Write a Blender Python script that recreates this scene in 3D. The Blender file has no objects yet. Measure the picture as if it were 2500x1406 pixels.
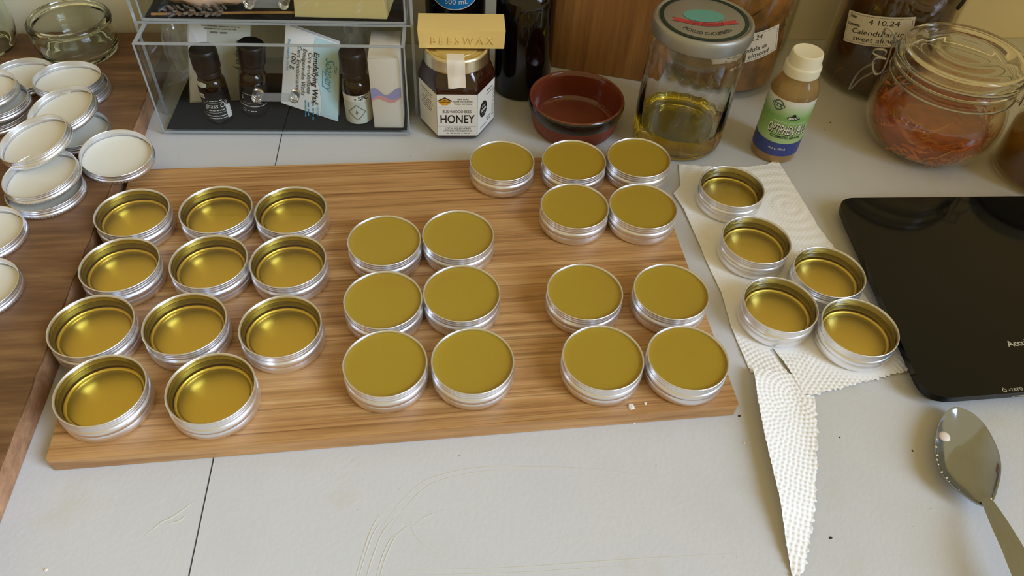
import bpy, bmesh, math, random
from mathutils import Vector, Matrix, Quaternion, geometry, noise as mnoise
random.seed(7)
S = bpy.context.scene
PI = math.pi

# ------------------------------------------------------------------ camera, world, light, exposure
cd = bpy.data.cameras.new('camera'); cam = bpy.data.objects.new('camera', cd); S.collection.objects.link(cam)
cd.sensor_width = 36.0; cd.lens = 1868.10 / 2500 * 36.0; cd.clip_start = .01
PIT, ROL = 0.828872, 0.064599
fw = Vector((0, math.cos(PIT), -math.sin(PIT))); up = Vector((0, math.sin(PIT), math.cos(PIT))); rt = Vector((1, 0, 0))
rt, up = math.cos(ROL) * rt + math.sin(ROL) * up, -math.sin(ROL) * rt + math.cos(ROL) * up
M = Matrix.Identity(4)
for i in range(3):
    M[i][0] = rt[i]; M[i][1] = up[i]; M[i][2] = -fw[i]
M[2][3] = 0.5242
cam.matrix_world = M
S.camera = cam

W = bpy.data.worlds.new('room_light'); S.world = W; W.use_nodes = True
bg = W.node_tree.nodes['Background']
bg.inputs['Color'].default_value = (1.0, .78, .35, 1); bg.inputs['Strength'].default_value = .56

def area(name, loc, aim, sx, sy, power, col, spread=180):
    l = bpy.data.lights.new(name, 'AREA'); l.spread = math.radians(spread); l.shape = 'RECTANGLE'; l.size = sx; l.size_y = sy; l.energy = power; l.color = col
    o = bpy.data.objects.new(name, l); S.collection.objects.link(o); o.location = loc
    o.rotation_euler = (Vector(aim) - Vector(loc)).to_track_quat('-Z', 'Y').to_euler()
    return o
area('window_daylight', (1.30, -.55, 1.0), (-.23, .05, 0), 1.1, 1.5, 8.9, (.585, .755, 1.0), 51)

cy = S.cycles
cy.transparent_max_bounces = 48; cy.max_bounces = 24; cy.transmission_bounces = 24; cy.glossy_bounces = 8; cy.diffuse_bounces = 4
vs = S.view_settings
vs.view_transform = 'Standard'; vs.look = 'None'; vs.gamma = 1; vs.use_curve_mapping = False; vs.exposure = 0.0

# ------------------------------------------------------------------ material helpers
def lin(h):
    h = h.lstrip('#'); out = []
    for i in (0, 2, 4):
        c = int(h[i:i + 2], 16) / 255
        out.append(c / 12.92 if c <= .04045 else ((c + .055) / 1.055) ** 2.4)
    return (*out, 1)

def newmat(name):
    m = bpy.data.materials.new(name); m.use_nodes = True; nt = m.node_tree
    return m, nt, nt.nodes['Principled BSDF'], nt.nodes['Material Output']

def N(nt, t, **kw):
    n = nt.nodes.new(t)
    for k, v in kw.items():
        if k in n.inputs: n.inputs[k].default_value = v
        else: setattr(n, k, v)
    return n

def ramp(nt, fac, stops):
    r = N(nt, 'ShaderNodeValToRGB'); nt.links.new(fac, r.inputs[0]); e = r.color_ramp.elements
    while len(e) < len(stops): e.new(.5)
    for i, (p, c) in enumerate(stops): e[i].position = p; e[i].color = lin(c) if isinstance(c, str) else c
    return r.outputs[0]

def noise_fac(nt, scale, detail=4, vec_scale=None, rough=.5, distort=0):
    tc = N(nt, 'ShaderNodeTexCoord'); v = tc.outputs['Object']
    if vec_scale:
        mp = N(nt, 'ShaderNodeMapping'); mp.inputs['Scale'].default_value = vec_scale; nt.links.new(v, mp.inputs[0]); v = mp.outputs[0]
    n = N(nt, 'ShaderNodeTexNoise', Scale=scale, Detail=detail, Roughness=rough, Distortion=distort); nt.links.new(v, n.inputs['Vector'])
    return n.outputs['Fac']

def bump(nt, b, fac, strength, dist=.001):
    bn = N(nt, 'ShaderNodeBump', Strength=strength, Distance=dist); nt.links.new(fac, bn.inputs['Height']); nt.links.new(bn.outputs[0], b.inputs['Normal'])

def mix(nt, fac, a, b, mode='MIX'):
    m = N(nt, 'ShaderNodeMix', data_type='RGBA', blend_type=mode)
    for s, v in ((0, fac), (6, a), (7, b)):
        if hasattr(v, 'is_linked'): nt.links.new(v, m.inputs[s])
        else: m.inputs[s].default_value = lin(v) if isinstance(v, str) else v
    return m.outputs[2]

def plain(name, col, rough=.5, metal=0.0, coat=0.0, sss=0.0, var=None, bmp=None, spec=.5):
    m, nt, b, o = newmat(name)
    b.inputs['Base Color'].default_value = lin(col); b.inputs['Roughness'].default_value = rough; b.inputs['Metallic'].default_value = metal
    b.inputs['Coat Weight'].default_value = coat; b.inputs['Specular IOR Level'].default_value = spec
    if sss:
        b.inputs['Subsurface Weight'].default_value = sss; b.inputs['Subsurface Radius'].default_value = (.008, .005, .001); b.inputs['Subsurface Scale'].default_value = 1
    if var:  # (colour2, scale)
        f = noise_fac(nt, var[1]); nt.links.new(ramp(nt, f, [(.35, col), (.65, var[0])]), b.inputs['Base Color'])
    if bmp:  # (scale, strength)
        bump(nt, b, noise_fac(nt, bmp[0], 5), bmp[1])
    return m

def clear(name, tint=(1, 1, 1), ior=1.45, rough=.02, haze=0.0, hazecol='#ffffff', bmp=None):
    """clear sheet: see-through tint + Fresnel reflection (+ a little scattering haze)"""
    m, nt, b, o = newmat(name); nt.nodes.remove(b)
    t = N(nt, 'ShaderNodeBsdfTransparent'); t.inputs[0].default_value = (*tint, 1)
    g = N(nt, 'ShaderNodeBsdfGlossy', Roughness=rough); g.inputs[0].default_value = (1, 1, 1, 1)
    fr = N(nt, 'ShaderNodeLayerWeight'); fr.inputs['Blend'].default_value = .5
    pw = N(nt, 'ShaderNodeMath', operation='POWER'); nt.links.new(fr.outputs['Facing'], pw.inputs[0]); pw.inputs[1].default_value = 5
    f0 = ((ior - 1) / (ior + 1)) ** 2
    ma = N(nt, 'ShaderNodeMath', operation='MULTIPLY_ADD'); nt.links.new(pw.outputs[0], ma.inputs[0]); ma.inputs[1].default_value = (1 - f0) * .8; ma.inputs[2].default_value = f0
    ms = N(nt, 'ShaderNodeMixShader'); nt.links.new(ma.outputs[0], ms.inputs[0])
    base = t.outputs[0]
    if haze:
        d = N(nt, 'ShaderNodeBsdfDiffuse'); d.inputs[0].default_value = lin(hazecol)
        mh = N(nt, 'ShaderNodeMixShader'); mh.inputs[0].default_value = haze
        nt.links.new(base, mh.inputs[1]); nt.links.new(d.outputs[0], mh.inputs[2]); base = mh.outputs[0]
    nt.links.new(base, ms.inputs[1]); nt.links.new(g.outputs[0], ms.inputs[2]); nt.links.new(ms.outputs[0], o.inputs[0])
    if bmp:
        bn = N(nt, 'ShaderNodeBump', Strength=bmp[1], Distance=.003); nt.links.new(noise_fac(nt, bmp[0], 3), bn.inputs['Height'])
        nt.links.new(bn.outputs[0], g.inputs['Normal']); nt.links.new(bn.outputs[0], fr.inputs['Normal'])
    return m

def glass(name, tint='#ffffff', ior=1.47, rough=0.0, absorb=None, bmp=None):
    m, nt, b, o = newmat(name); nt.nodes.remove(b)
    g = N(nt, 'ShaderNodeBsdfGlass', IOR=ior, Roughness=rough); g.inputs[0].default_value = lin(tint)
    nt.links.new(g.outputs[0], o.inputs[0])
    if absorb:
        a = N(nt, 'ShaderNodeVolumeAbsorption', Density=absorb[1]); a.inputs[0].default_value = (*absorb[0], 1); nt.links.new(a.outputs[0], o.inputs['Volume'])
    if bmp:
        bn = N(nt, 'ShaderNodeBump', Strength=bmp[1], Distance=.002); nt.links.new(noise_fac(nt, bmp[0], 2), bn.inputs['Height']); nt.links.new(bn.outputs[0], g.inputs['Normal'])
    return m

def wood(name, stops, grain, rough=.5, bmp=.15, lines=None, coat=0.0):
    """grain = mapping scale (long axis has the small number)"""
    m, nt, b, o = newmat(name)
    f = noise_fac(nt, 1.0, 5, grain, .62, .25)
    c = ramp(nt, f, stops)
    f2 = noise_fac(nt, 1.0, 3, tuple(g * 4.2 for g in grain), .6)
    c2 = ramp(nt, f2, [(.35, (.62, .58, .55, 1)), (.6, (1, 1, 1, 1))])
    c = mix(nt, .45, c, c2, 'MULTIPLY')
    if lines:
        fl = noise_fac(nt, 1.0, 2, lines, .5, .1); cl = ramp(nt, fl, [(.36, (.50, .42, .34, 1)), (.43, (1, 1, 1, 1)), (.60, (1, 1, 1, 1)), (.68, (1.16, 1.12, 1.06, 1))])
        c = mix(nt, .62, c, cl, 'MULTIPLY')
    f3 = noise_fac(nt, 9.0, 2); c3 = ramp(nt, f3, [(.3, (.86, .84, .82, 1)), (.7, (1.0, 1.0, 1.0, 1))])
    c = mix(nt, 1.0, c, c3, 'MULTIPLY')
    nt.links.new(c, b.inputs['Base Color']); b.inputs['Roughness'].default_value = rough; b.inputs['Coat Weight'].default_value = coat
    b.inputs['Coat Roughness'].default_value = .3
    bump(nt, b, f2, bmp)
    return m

# ------------------------------------------------------------------ mesh helpers
def empty(name, label, cat, loc=(0, 0, 0), rz=0.0, group=None, n=None):
    o = bpy.data.objects.new(name, None); S.collection.objects.link(o); o.empty_display_size = .01
    o.location = loc
    if n is not None:  # tilt so that local z follows n
        q = Vector((0, 0, 1)).rotation_difference(Vector(n).normalized()) @ Quaternion((0, 0, 1), rz); o.rotation_euler = q.to_euler()
    else: o.rotation_euler = (0, 0, rz)
    o['label'] = label; o['category'] = cat
    if group: o['group'] = group
    return o

def obj(name, vf, mat, parent=None, label=None, sharp=40, smooth=True, loc=None):
    v, f = vf
    me = bpy.data.meshes.new(name); me.from_pydata([tuple(p) for p in v], [], f); me.validate(); me.update()
    if smooth:
        me.polygons.foreach_set('use_smooth', [True] * len(me.polygons))
        me.set_sharp_from_angle(angle=math.radians(sharp))
    me.materials.append(mat)
    o = bpy.data.objects.new(name, me); S.collection.objects.link(o)
    if parent: o.parent = parent
    if label: o['label'] = label
    if loc: o.location = loc
    return o

def tag(o, label, cat, group=None):
    o['label'] = label; o['category'] = cat
    if group: o['group'] = group
    return o

def copy_tree(root):
    c = root.copy(); S.collection.objects.link(c)
    for ch in root.children:
        k = ch.copy(); S.collection.objects.link(k); k.parent = c
        for g in ch.children:
            d = g.copy(); S.collection.objects.link(d); d.parent = k
    return c

def lathe(prof, seg=64, knurl=None, closed=False, radial=None):
    """prof: list of (r, z[, flag]); flagged rings are knurled"""
    v, f, rings = [], [], []
    for p in prof:
        r, z = p[0], p[1]
        if r < 1e-7: rings.append([len(v)]); v.append((0, 0, z)); continue
        ring = []
        for i in range(seg):
            a = 2 * PI * i / seg; rr = r
            if len(p) > 2 and knurl: rr = r + (knurl if i % 2 else -knurl)
            if radial: rr = radial(r, z, a)
            ring.append(len(v)); v.append((rr * math.cos(a), rr * math.sin(a), z))
        rings.append(ring)
    pairs = list(zip(rings, rings[1:])) + ([(rings[-1], rings[0])] if closed else [])
    for a, b in pairs:
        for i in range(seg):
            j = (i + 1) % seg
            if len(a) == 1 and len(b) == 1: continue
            if len(a) == 1: f.append((a[0], b[j], b[i]))
            elif len(b) == 1: f.append((a[i], a[j], b[0]))
            else: f.append((a[i], a[j], b[j], b[i]))
    return v, f

def join(*parts):
    V, F = [], []
    for v, f in parts:
        k = len(V); V += list(v); F += [tuple(i + k for i in q) for q in f]
    return V, F

def xf(vf, m):
    return [m @ Vector(p) for p in vf[0]], vf[1]
def mv(vf, x=0, y=0, z=0): return [(p[0] + x, p[1] + y, p[2] + z) for p in vf[0]], vf[1]

def rbox(x0, x1, y0, y1, z0, z1, bev=.001, seg=2):
    bm = bmesh.new(); bmesh.ops.create_cube(bm, size=1)
    for p in bm.verts: p.co = Vector(((x0 + x1) / 2 + p.co.x * (x1 - x0), (y0 + y1) / 2 + p.co.y * (y1 - y0), (z0 + z1) / 2 + p.co.z * (z1 - z0)))
    if bev: bmesh.ops.bevel(bm, geom=list(bm.edges), offset=bev, segments=seg, affect='EDGES', profile=.5)
    bm.verts.index_update(); r = [p.co.copy() for p in bm.verts], [tuple(q.index for q in fc.verts) for fc in bm.faces]; bm.free()
    return r

def prism(poly, z0, z1, bev=.001, seg=2):
    bm = bmesh.new()
    lo = [bm.verts.new((p[0], p[1], z0)) for p in poly]; hi = [bm.verts.new((p[0], p[1], z1)) for p in poly]
    n = len(poly); bm.faces.new(lo[::-1]); bm.faces.new(hi)
    for i in range(n): bm.faces.new((lo[i], lo[(i + 1) % n], hi[(i + 1) % n], hi[i]))
    if bev:
        es = [e for e in bm.edges if len(e.link_faces) == 2 and e.calc_face_angle(0) > .5]
        bmesh.ops.bevel(bm, geom=es, offset=bev, segments=seg, affect='EDGES', profile=.5)
    bm.verts.index_update(); r = [p.co.copy() for p in bm.verts], [tuple(q.index for q in fc.verts) for fc in bm.faces]; bm.free()
    return r

def round_poly(poly, rads, n=6):
    out = []; k = len(poly)
    for i, p in enumerate(poly):
        p = Vector(p); a = Vector(poly[i - 1]) - p; b = Vector(poly[(i + 1) % k]) - p; r = rads[i] if isinstance(rads, (list, tuple)) else rads
        ang = a.angle(b); d = r / math.tan(ang / 2); s = p + a.normalized() * d; e = p + b.normalized() * d
        for j in range(n + 1):
            t = j / n; out.append(tuple((1 - t) ** 2 * s + 2 * t * (1 - t) * p * 1.0 + t * t * e))
    return out

def catmull(pts, n=6, closed=False):
    P = [Vector(p) for p in pts]; out = []; k = len(P); rng = range(k if closed else k - 1)
    for i in rng:
        p0 = P[(i - 1) % k] if closed or i > 0 else P[0]; p1 = P[i]; p2 = P[(i + 1) % k]; p3 = P[(i + 2) % k] if closed or i + 2 < k else P[-1]
        for j in range(n):
            t = j / n
            out.append(.5 * (2 * p1 + (p2 - p0) * t + (2 * p0 - 5 * p1 + 4 * p2 - p3) * t * t + (3 * p1 - p0 - 3 * p2 + p3) * t ** 3))
    if not closed: out.append(P[-1])
    return out

def tube(pts, r, seg=8, closed=False, smooth=0):
    P = catmull(pts, smooth, closed) if smooth else [Vector(p) for p in pts]
    v, f = [], []; k = len(P); up_ = Vector((0, 0, 1)); nrm = None; rr = r if isinstance(r, (list, tuple)) else None
    for i, p in enumerate(P):
        a = P[(i - 1) % k] if closed or i > 0 else P[i]; b = P[(i + 1) % k] if closed or i < k - 1 else P[i]
        t = (b - a).normalized()
        if nrm is None: nrm = t.cross(up_ if abs(t.z) < .9 else Vector((1, 0, 0))).normalized()
        nrm = (nrm - t * nrm.dot(t)).normalized(); bn = t.cross(nrm)
        q = r if rr is None else rr[0] + (rr[1] - rr[0]) * i / (k - 1)
        for j in range(seg):
            a_ = 2 * PI * j / seg; v.append(p + (nrm * math.cos(a_) + bn * math.sin(a_)) * q)
    for i in range(k if closed else k - 1):
        for j in range(seg):
            a0 = i * seg + j; a1 = i * seg + (j + 1) % seg; i2 = (i + 1) % k
            f.append((a0, a1, i2 * seg + (j + 1) % seg, i2 * seg + j))
    if not closed: f.append(tuple(range(seg))[::-1]); f.append(tuple((k - 1) * seg + j for j in range(seg)))
    return v, f

def grid(fn, nu, nv):
    v = [fn(i / nu, j / nv) for j in range(nv + 1) for i in range(nu + 1)]
    return v, [(j * (nu + 1) + i, j * (nu + 1) + i + 1, (j + 1) * (nu + 1) + i + 1, (j + 1) * (nu + 1) + i) for j in range(nv) for i in range(nu)]

def cyl(R, a0, off=0.0002, tilt=0.0, z0=0.0):
    """map label coordinates (u right, v up, metres from the label centre) on to a cylinder whose label centre is at angle a0 (degrees)"""
    ct, st = math.cos(math.radians(tilt)), math.sin(math.radians(tilt))
    def m(u, v, d=0.0):
        u, v = u * ct - v * st, u * st + v * ct; a = math.radians(a0) + u / R
        return Vector(((R + off + d) * math.cos(a), (R + off + d) * math.sin(a), z0 + v))
    return m

def flat(o, ux, vy, off=.0002):
    o, ux, vy = Vector(o), Vector(ux).normalized(), Vector(vy).normalized(); n = ux.cross(vy).normalized()
    return lambda u, v, d=0.0: o + ux * u + vy * v + n * (off + d)

def patch(mp, w, h, d=0.0, nu=24, nv=4, cx=0, cy=0):
    return grid(lambda s, t: mp(cx + (s - .5) * w, cy + (t - .5) * h, d), nu, nv)

def poly_patch(mp, poly, d=0.0):
    return [mp(p[0], p[1], d) for p in poly], [tuple(range(len(poly)))]

def blob(mp, pts, d=0.0, rings=4):
    n = len(pts); cx = sum(p[0] for p in pts) / n; cy = sum(p[1] for p in pts) / n; v = [mp(cx, cy, d)]; f = []
    for r in range(1, rings + 1):
        for p in pts: v.append(mp(cx + (p[0] - cx) * r / rings, cy + (p[1] - cy) * r / rings, d))
    for i in range(n):
        j = (i + 1) % n; f.append((0, 1 + i, 1 + j))
        for r in range(rings - 1): f.append((1 + r * n + i, 1 + (r + 1) * n + i, 1 + (r + 1) * n + j, 1 + r * n + j))
    return v, f
def stroke(mp, pts, w, d=0.0, step=.001):
    out = []
    for a, b in zip(pts, pts[1:]):
        a, b = Vector(a), Vector(b); k = max(1, int((b - a).length / step)); nn = (b - a).normalized(); nn = Vector((-nn.y, nn.x)) * w / 2
        v = []
        for i in range(k + 1):
            q = a.lerp(b, i / k); v += [mp(*(q + nn), d), mp(*(q - nn), d)]
        out.append((v, [(2 * i, 2 * i + 1, 2 * i + 3, 2 * i + 2) for i in range(k)]))
    return join(*out)
def greek(mp, w, h, cx, cy, d=.0003, rot=0, seed=0):
    """a line of print too small to read: a row of short bars"""
    rnd = random.Random(seed + int(cx * 1e5) + int(cy * 1e6)); out = []; x = -w / 2
    while x < w / 2:
        l = min(rnd.uniform(.8, 2.6) * h, w / 2 - x)
        if l > .2 * h:
            if rot: out.append(patch(mp, h * .55, l, d, 1, 1, cx, cy + x + l / 2))
            else: out.append(patch(mp, l, h * .55, d, 2, 1, cx + x + l / 2, cy))
        x += l + rnd.choice((.35, .35, .9)) * h
    return join(*out)
def disc_patch(mp, cx, cy, rx, ry, d=0.0, n=28): return poly_patch(mp, [(cx + rx * math.cos(2 * PI * i / n), cy + ry * math.sin(2 * PI * i / n)) for i in range(n)], d)
def ring_patch(mp, cx, cy, rx, ry, t, d=0.0, n=40):
    v, f = [], []
    for i in range(n):
        a = 2 * PI * i / n
        for k in (1, 1 - t): v.append(mp(cx + rx * k * math.cos(a), cy + ry * k * math.sin(a), d))
    for i in range(n): j = (i + 1) % n; f.append((2 * i, 2 * j, 2 * j + 1, 2 * i + 1))
    return v, f

_tc = {}
def text_mesh(s, size, shear=0.0, bold=0.0, space=1.0):
    key = (s, size, shear, bold, space)
    if key in _tc: return _tc[key]
    c = bpy.data.curves.new('lettering', 'FONT'); c.body = s; c.size = size; c.shear = shear; c.offset = bold; c.space_character = space
    c.align_x = 'CENTER'; c.align_y = 'CENTER'; c.resolution_u = 3
    o = bpy.data.objects.new('lettering', c); S.collection.objects.link(o)
    dg = bpy.context.evaluated_depsgraph_get(); me = bpy.data.meshes.new_from_object(o.evaluated_get(dg))
    v = [(p.co.x, p.co.y) for p in me.vertices]; f = [tuple(p.vertices) for p in me.polygons]
    bpy.data.objects.remove(o); bpy.data.curves.remove(c); bpy.data.meshes.remove(me)
    _tc[key] = (v, f); return v, f

def text(mp, s, size, cx=0, cy=0, d=.0002, sx=1.0, shear=0.0, bold=0.0, rot=0.0, space=1.0, arc=None, width=None):
    v, f = text_mesh(s, size, shear, bold * size, space)
    if not v: return [], []
    if width:
        w = max(p[0] for p in v) - min(p[0] for p in v); sx = width / w
    c, sn = math.cos(math.radians(rot)), math.sin(math.radians(rot)); out = []
    for x, y in v:
        x *= sx
        if arc:  # bend along a circle of radius arc (text under the centre when negative)
            a = x / abs(arc); R = abs(arc) - y if arc < 0 else abs(arc) + y
            x, y = (R * math.sin(a), -R * math.cos(a)) if arc < 0 else (R * math.sin(a), R * math.cos(a))
        out.append(mp(cx + x * c - y * sn, cy + x * sn + y * c, d))
    return out, f

# ------------------------------------------------------------------ materials
def worktop_mat():
    m, nt, b, o = newmat('painted_worktop')
    f = noise_fac(nt, 5, 5, None, .6); c = ramp(nt, f, [(.3, '#c3c2c0'), (.5, '#c9c8c7'), (.72, '#c6c6c8')])
    f2 = noise_fac(nt, 14, 3, None, .5); c = mix(nt, ramp(nt, f2, [(.62, (0, 0, 0, 1)), (.78, (.5, .5, .5, 1))]), c, '#bfb9a2')
    f4 = noise_fac(nt, 330, 2); c = mix(nt, ramp(nt, f4, [(.765, (0, 0, 0, 1)), (.79, (.8, .8, .8, 1))]), c, '#5c554c')
    nt.links.new(c, b.inputs['Base Color']); b.inputs['Roughness'].default_value = .55; b.inputs['Specular IOR Level'].default_value = .35
    bump(nt, b, noise_fac(nt, 260, 3), .16, .0012)
    return m

M_work = worktop_mat()
M_wall = plain('wall_paint', '#efe6cc', .8, var=('#e8ddc0', 3), bmp=(60, .1))
M_bamboo = wood('bamboo', [(.28, '#946739'), (.42, '#b2834e'), (.55, '#c3945d'), (.72, '#d6ae78')], (2.6, 190, 40), .42, .12, (5, 420, 90))
M_slab = wood('dark_veneer', [(.3, '#5a3c20'), (.5, '#74502f'), (.7, '#8c6840')], (6, 60, 60), .55, .25)
M_core = wood('raw_edge', [(.3, '#8a6244'), (.55, '#a87d5a'), (.75, '#bd9370')], (5, 40, 60), .65, .35)
M_backboard = wood('oak_board', [(.3, '#85582c'), (.5, '#a06f3a'), (.7, '#b28148')], (55, 55, 3.0), .5, .2)
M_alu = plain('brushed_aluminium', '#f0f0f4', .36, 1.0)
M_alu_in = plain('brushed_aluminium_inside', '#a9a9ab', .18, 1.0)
M_balm = plain('set_balm', '#a68a28', .28, 0, sss=.3, spec=.5, var=('#a28428', 9))
M_oil = glass('liquid_balm', ior=1.46, absorb=((.995, .855, .0), 56))
M_liner = plain('lid_liner', '#dad6c8', .30, spec=.5)
M_towel = plain('paper_towel', '#f3f1ee', .9, spec=.1)
M_blackglass = plain('black_glass', '#080b0f', .08, spec=.32)
M_blackplastic = plain('black_plastic', '#0b0c0e', .3)
M_silverprint = plain('silver_print', '#b9b4a0', .4)
M_steel = plain('polished_steel', '#a9b5cf', .12, 1.0, bmp=(30, .05))
M_wire = plain('steel_wire', '#b8b5ae', .25, 1.0)
M_glass = glass('clear_glass', '#ffffff')
M_glassgreen = glass('greenish_glass', '#fcfefb')
M_acryl = clear('acrylic', (.94, .95, .95), 1.36, .02)
M_edgeglint = clear('acrylic_edge_glint', (.70, .74, .76), 1.6, .08, haze=.5, hazecol='#c3cad0')  # pale grey haze paints in the highlight lines along acrylic edges
M_handle = clear('acrylic_handle', (.86, .88, .89), 1.5, .04, haze=.18, hazecol='#c9ced2')
M_bag = clear('plastic_bag', (.95, .95, .95), 1.5, .08, haze=.04, bmp=(70, .8))
M_felt = plain('black_felt', '#1d1c1c', .95, bmp=(500, .3), spec=.1)
M_amber = plain('amber_glass', '#0e0603', .05, spec=.6)
M_darkcap = plain('black_cap', '#0d0a09', .4)
M_white = plain('white_print', '#e9e6de', .5)
M_cream = plain('cream_card', '#e8e0d2', .55)
M_labelw = plain('white_label', '#e6e2da', .45)
M_black = plain('black_print', '#1c1a1a', .5)
M_grey = plain('grey_print', '#7c7a76', .5)
M_ink = plain('handwriting_ink', '#3a352e', .6)
M_yellow = plain('yellow_print', '#d99f2b', .5)
M_blue = plain('blue_print', '#2f3c84', .4)
M_bluebright = plain('bright_blue_print', '#1577bd', .4)
M_wax = plain('beeswax', '#ecce82', .42, sss=.12)
M_waxpale = plain('pale_beeswax', '#e2d092', .45, sss=.35)
M_terra = plain('glazed_terracotta', '#743724', .12, coat=.4, var=('#68301f', 20))
M_terraraw = plain('raw_terracotta', '#84422c', .55, var=('#7a3420', 30))
M_rimglaze = plain('dark_rim_glaze', '#241712', .15, coat=.3)
M_silverlid = plain('silver_lid', '#a8a8a5', .45, .8)
M_greenprint = plain('dark_green_print', '#0f2b22', .4)
M_red = plain('red_print', '#b53a40', .5)
M_teal = plain('teal_print', '#5f9f95', .5)
M_goldlid = plain('gold_lid', '#e0d6b4', .28, 1.0)
M_honey = plain('dark_honey', '#2e120a', .07, coat=.3, spec=.6)
M_capwhite = plain('white_cap', '#e9e4cf', .35, sss=.1)
M_optiliq = clear('pale_amber_plastic', (.90, .80, .58), 1.45, .05, haze=.3, hazecol='#cfb17c')
M_pouchblue = plain('pale_blue_print', '#bfe0ea', .4)
M_pouchwhite = plain('pouch_white', '#eef0f0', .4)
M_bluetext = plain('blue_lettering', '#3f9dc4', .5)
M_pouchgrey = plain('pouch_pale', '#cfd2c4', .45)
M_teal2 = plain('dark_teal_lettering', '#4a6a68', .5)
M_purple = plain('purple_print', '#a3a0cf', .5)
M_coral = plain('coral_print', '#e2a3a3', .5)
M_pink = plain('pink_bag', '#d8b59c', .5, bmp=(40, .5))
M_straw = plain('straw', '#b58a4e', .7, var=('#9c7338', 60))
M_lav = plain('dried_lavender', '#5a5149', .85, var=('#746a60', 200))
M_petal = plain('orange_petals', '#f0993a', .6, var=('#b85812', 60))
M_petalpale = plain('pale_petals', '#e2a552', .6, var=('#c98438', 80))
M_drybrown = plain('dried_flowers', '#7d5522', .8, var=('#553616', 40))
M_dryorange = plain('dried_petals', '#b36c2a', .75, var=('#8a5020', 60))
M_dryyellow = plain('yellow_petals', '#c9a03a', .7, var=('#9c7828', 60))
M_infusion = clear('orange_infusion', (.98, .86, .72), 1.36, .05, haze=.13, hazecol='#c98f68')
M_jarshell = clear('jar_glass', (.97, .98, .95), 1.5, .02)
M_darkoil = clear('dark_infusion', (.86, .72, .48), 1.4, .05, haze=.12, hazecol='#6a4a1c')
M_oilbody = glass('olive_oil', ior=1.46, absorb=((.97, .90, .03), 42))
M_honeyamber = clear('amber_infusion', (.72, .50, .18), 1.4, .04, haze=.35, hazecol='#7a5a1c')
M_crumb = plain('wax_crumb', '#e3d6c8', .6)
M_gap = plain('dark_speck', '#2a2420', .8)

# ------------------------------------------------------------------ setting: wall and worktop
def wall_y(x): return .9696 + .144 * (x - .3482)
WA = math.atan(.144)
wl = bpy.data.objects.new('wall_back', None)
bpy.data.objects.remove(wl)
wv = rbox(-1.6, 1.9, 0, .08, -.75, 2.2, 0)
wo = obj('wall_back', wv, M_wall, smooth=False); wo.location = (.3482, .9696, 0); wo.rotation_euler = (0, 0, WA); wo['kind'] = 'structure'

wt = empty('worktop', 'grey painted worktop of two butted panels with scuffs and dried smears', 'worktop')
# seam line from (-.2065,.1967) to (-.267,.6882)
def seam_x(y): return -.2065 + (y - .1967) * (-.0605 / .4915)
for sgn, nm in ((-1, 'panel'), (1, 'panel')):
    a = [(seam_x(.02) + sgn * .0007, .02), (seam_x(1.2) + sgn * .0007, wall_y(seam_x(1.2)) + 0)]
    ys = wall_y(seam_x(.9)) - .001
    a = [(seam_x(.02) + sgn * .0007, .02), (seam_x(ys) + sgn * .0007, ys)]
    if sgn < 0: poly = [(-1.2, .02), a[0], a[1], (-1.2, wall_y(-1.2) - .001)]
    else: poly = [a[0], (1.5, .02), (1.5, wall_y(1.5) - .001), a[1]]
    obj(nm, prism(poly, -.03, 0, .0006, 1), M_work, wt, smooth=False)

# dried wax smears, low ridges on the paint
M_smear = plain('dried_wax', '#c8c6bc', .5)
random.seed(17)
def smear(pts, w, h=.00012, closed=False):
    P = catmull([(a, b, 0) for a, b in pts], 8); v, f = [], []; k = len(P)
    for i, p in enumerate(P):
        t = (P[min(i + 1, k - 1)] - P[max(i - 1, 0)]).normalized(); n = Vector((-t.y, t.x, 0)); e = math.sin(PI * (i + .4) / k) ** .6 * random.uniform(.75, 1.15)
        for a, z in ((-1, .00003), (-.4, h * e), (.4, h * e), (1, .00003)): v.append(p + n * (a * w * e / 2) + Vector((0, 0, z)))
    for i in range(k - 1):
        for a in range(3): f.append((i * 4 + a, (i + 1) * 4 + a, (i + 1) * 4 + a + 1, i * 4 + a + 1))
    return v, f
arc = [(-.0826, .2392), (-.0700, .2630), (-.0523, .2809), (-.0150, .2930), (.0245, .2961), (.0700, .2980), (.1189, .2945)]
sm = [smear(arc, .0011), smear([(a * .96 + .002, b - .003) for a, b in arc[:5]], .0009), smear([(-.0622, .2406), (-.052, .2500), (-.0403, .2563)], .0010),
      smear([(-.0632, .2483), (-.0570, .2347), (-.0410, .2232)], .0006), smear([(-.0608, .2102), (.0126, .2170), (.0845, .2268), (.1730, .2380)], .0012), smear([(-.056, .2070), (.02, .2140), (.09, .2235)], .0009),
      smear([(-.2466, .2219), (-.2380, .2330), (-.2322, .2372), (-.2240, .2460), (-.2203, .2511)], .0018, .0003), smear([(-.2330, .2330), (-.2260, .2350), (-.2230, .2400)], .0022, .0003)]
for x, b_, tp in ((-.0912, .0035, .2500), (-.0893, .004, .2460), (-.0840, .006, .2480), (-.0775, .0055, .2380), (-.0750, .008, .2440)): sm.append(smear([(x - .003, .1980), (x - .0012, .2160), (x + b_ * .5, (tp + .2160) / 2 + .004), (x + b_ * 1.7, tp)], random.uniform(.0007, .0018), .0002))
obj('wax_smear', join(*sm), M_smear, wt, 'dried wax smear marks')['kind'] = 'stuff'
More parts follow.
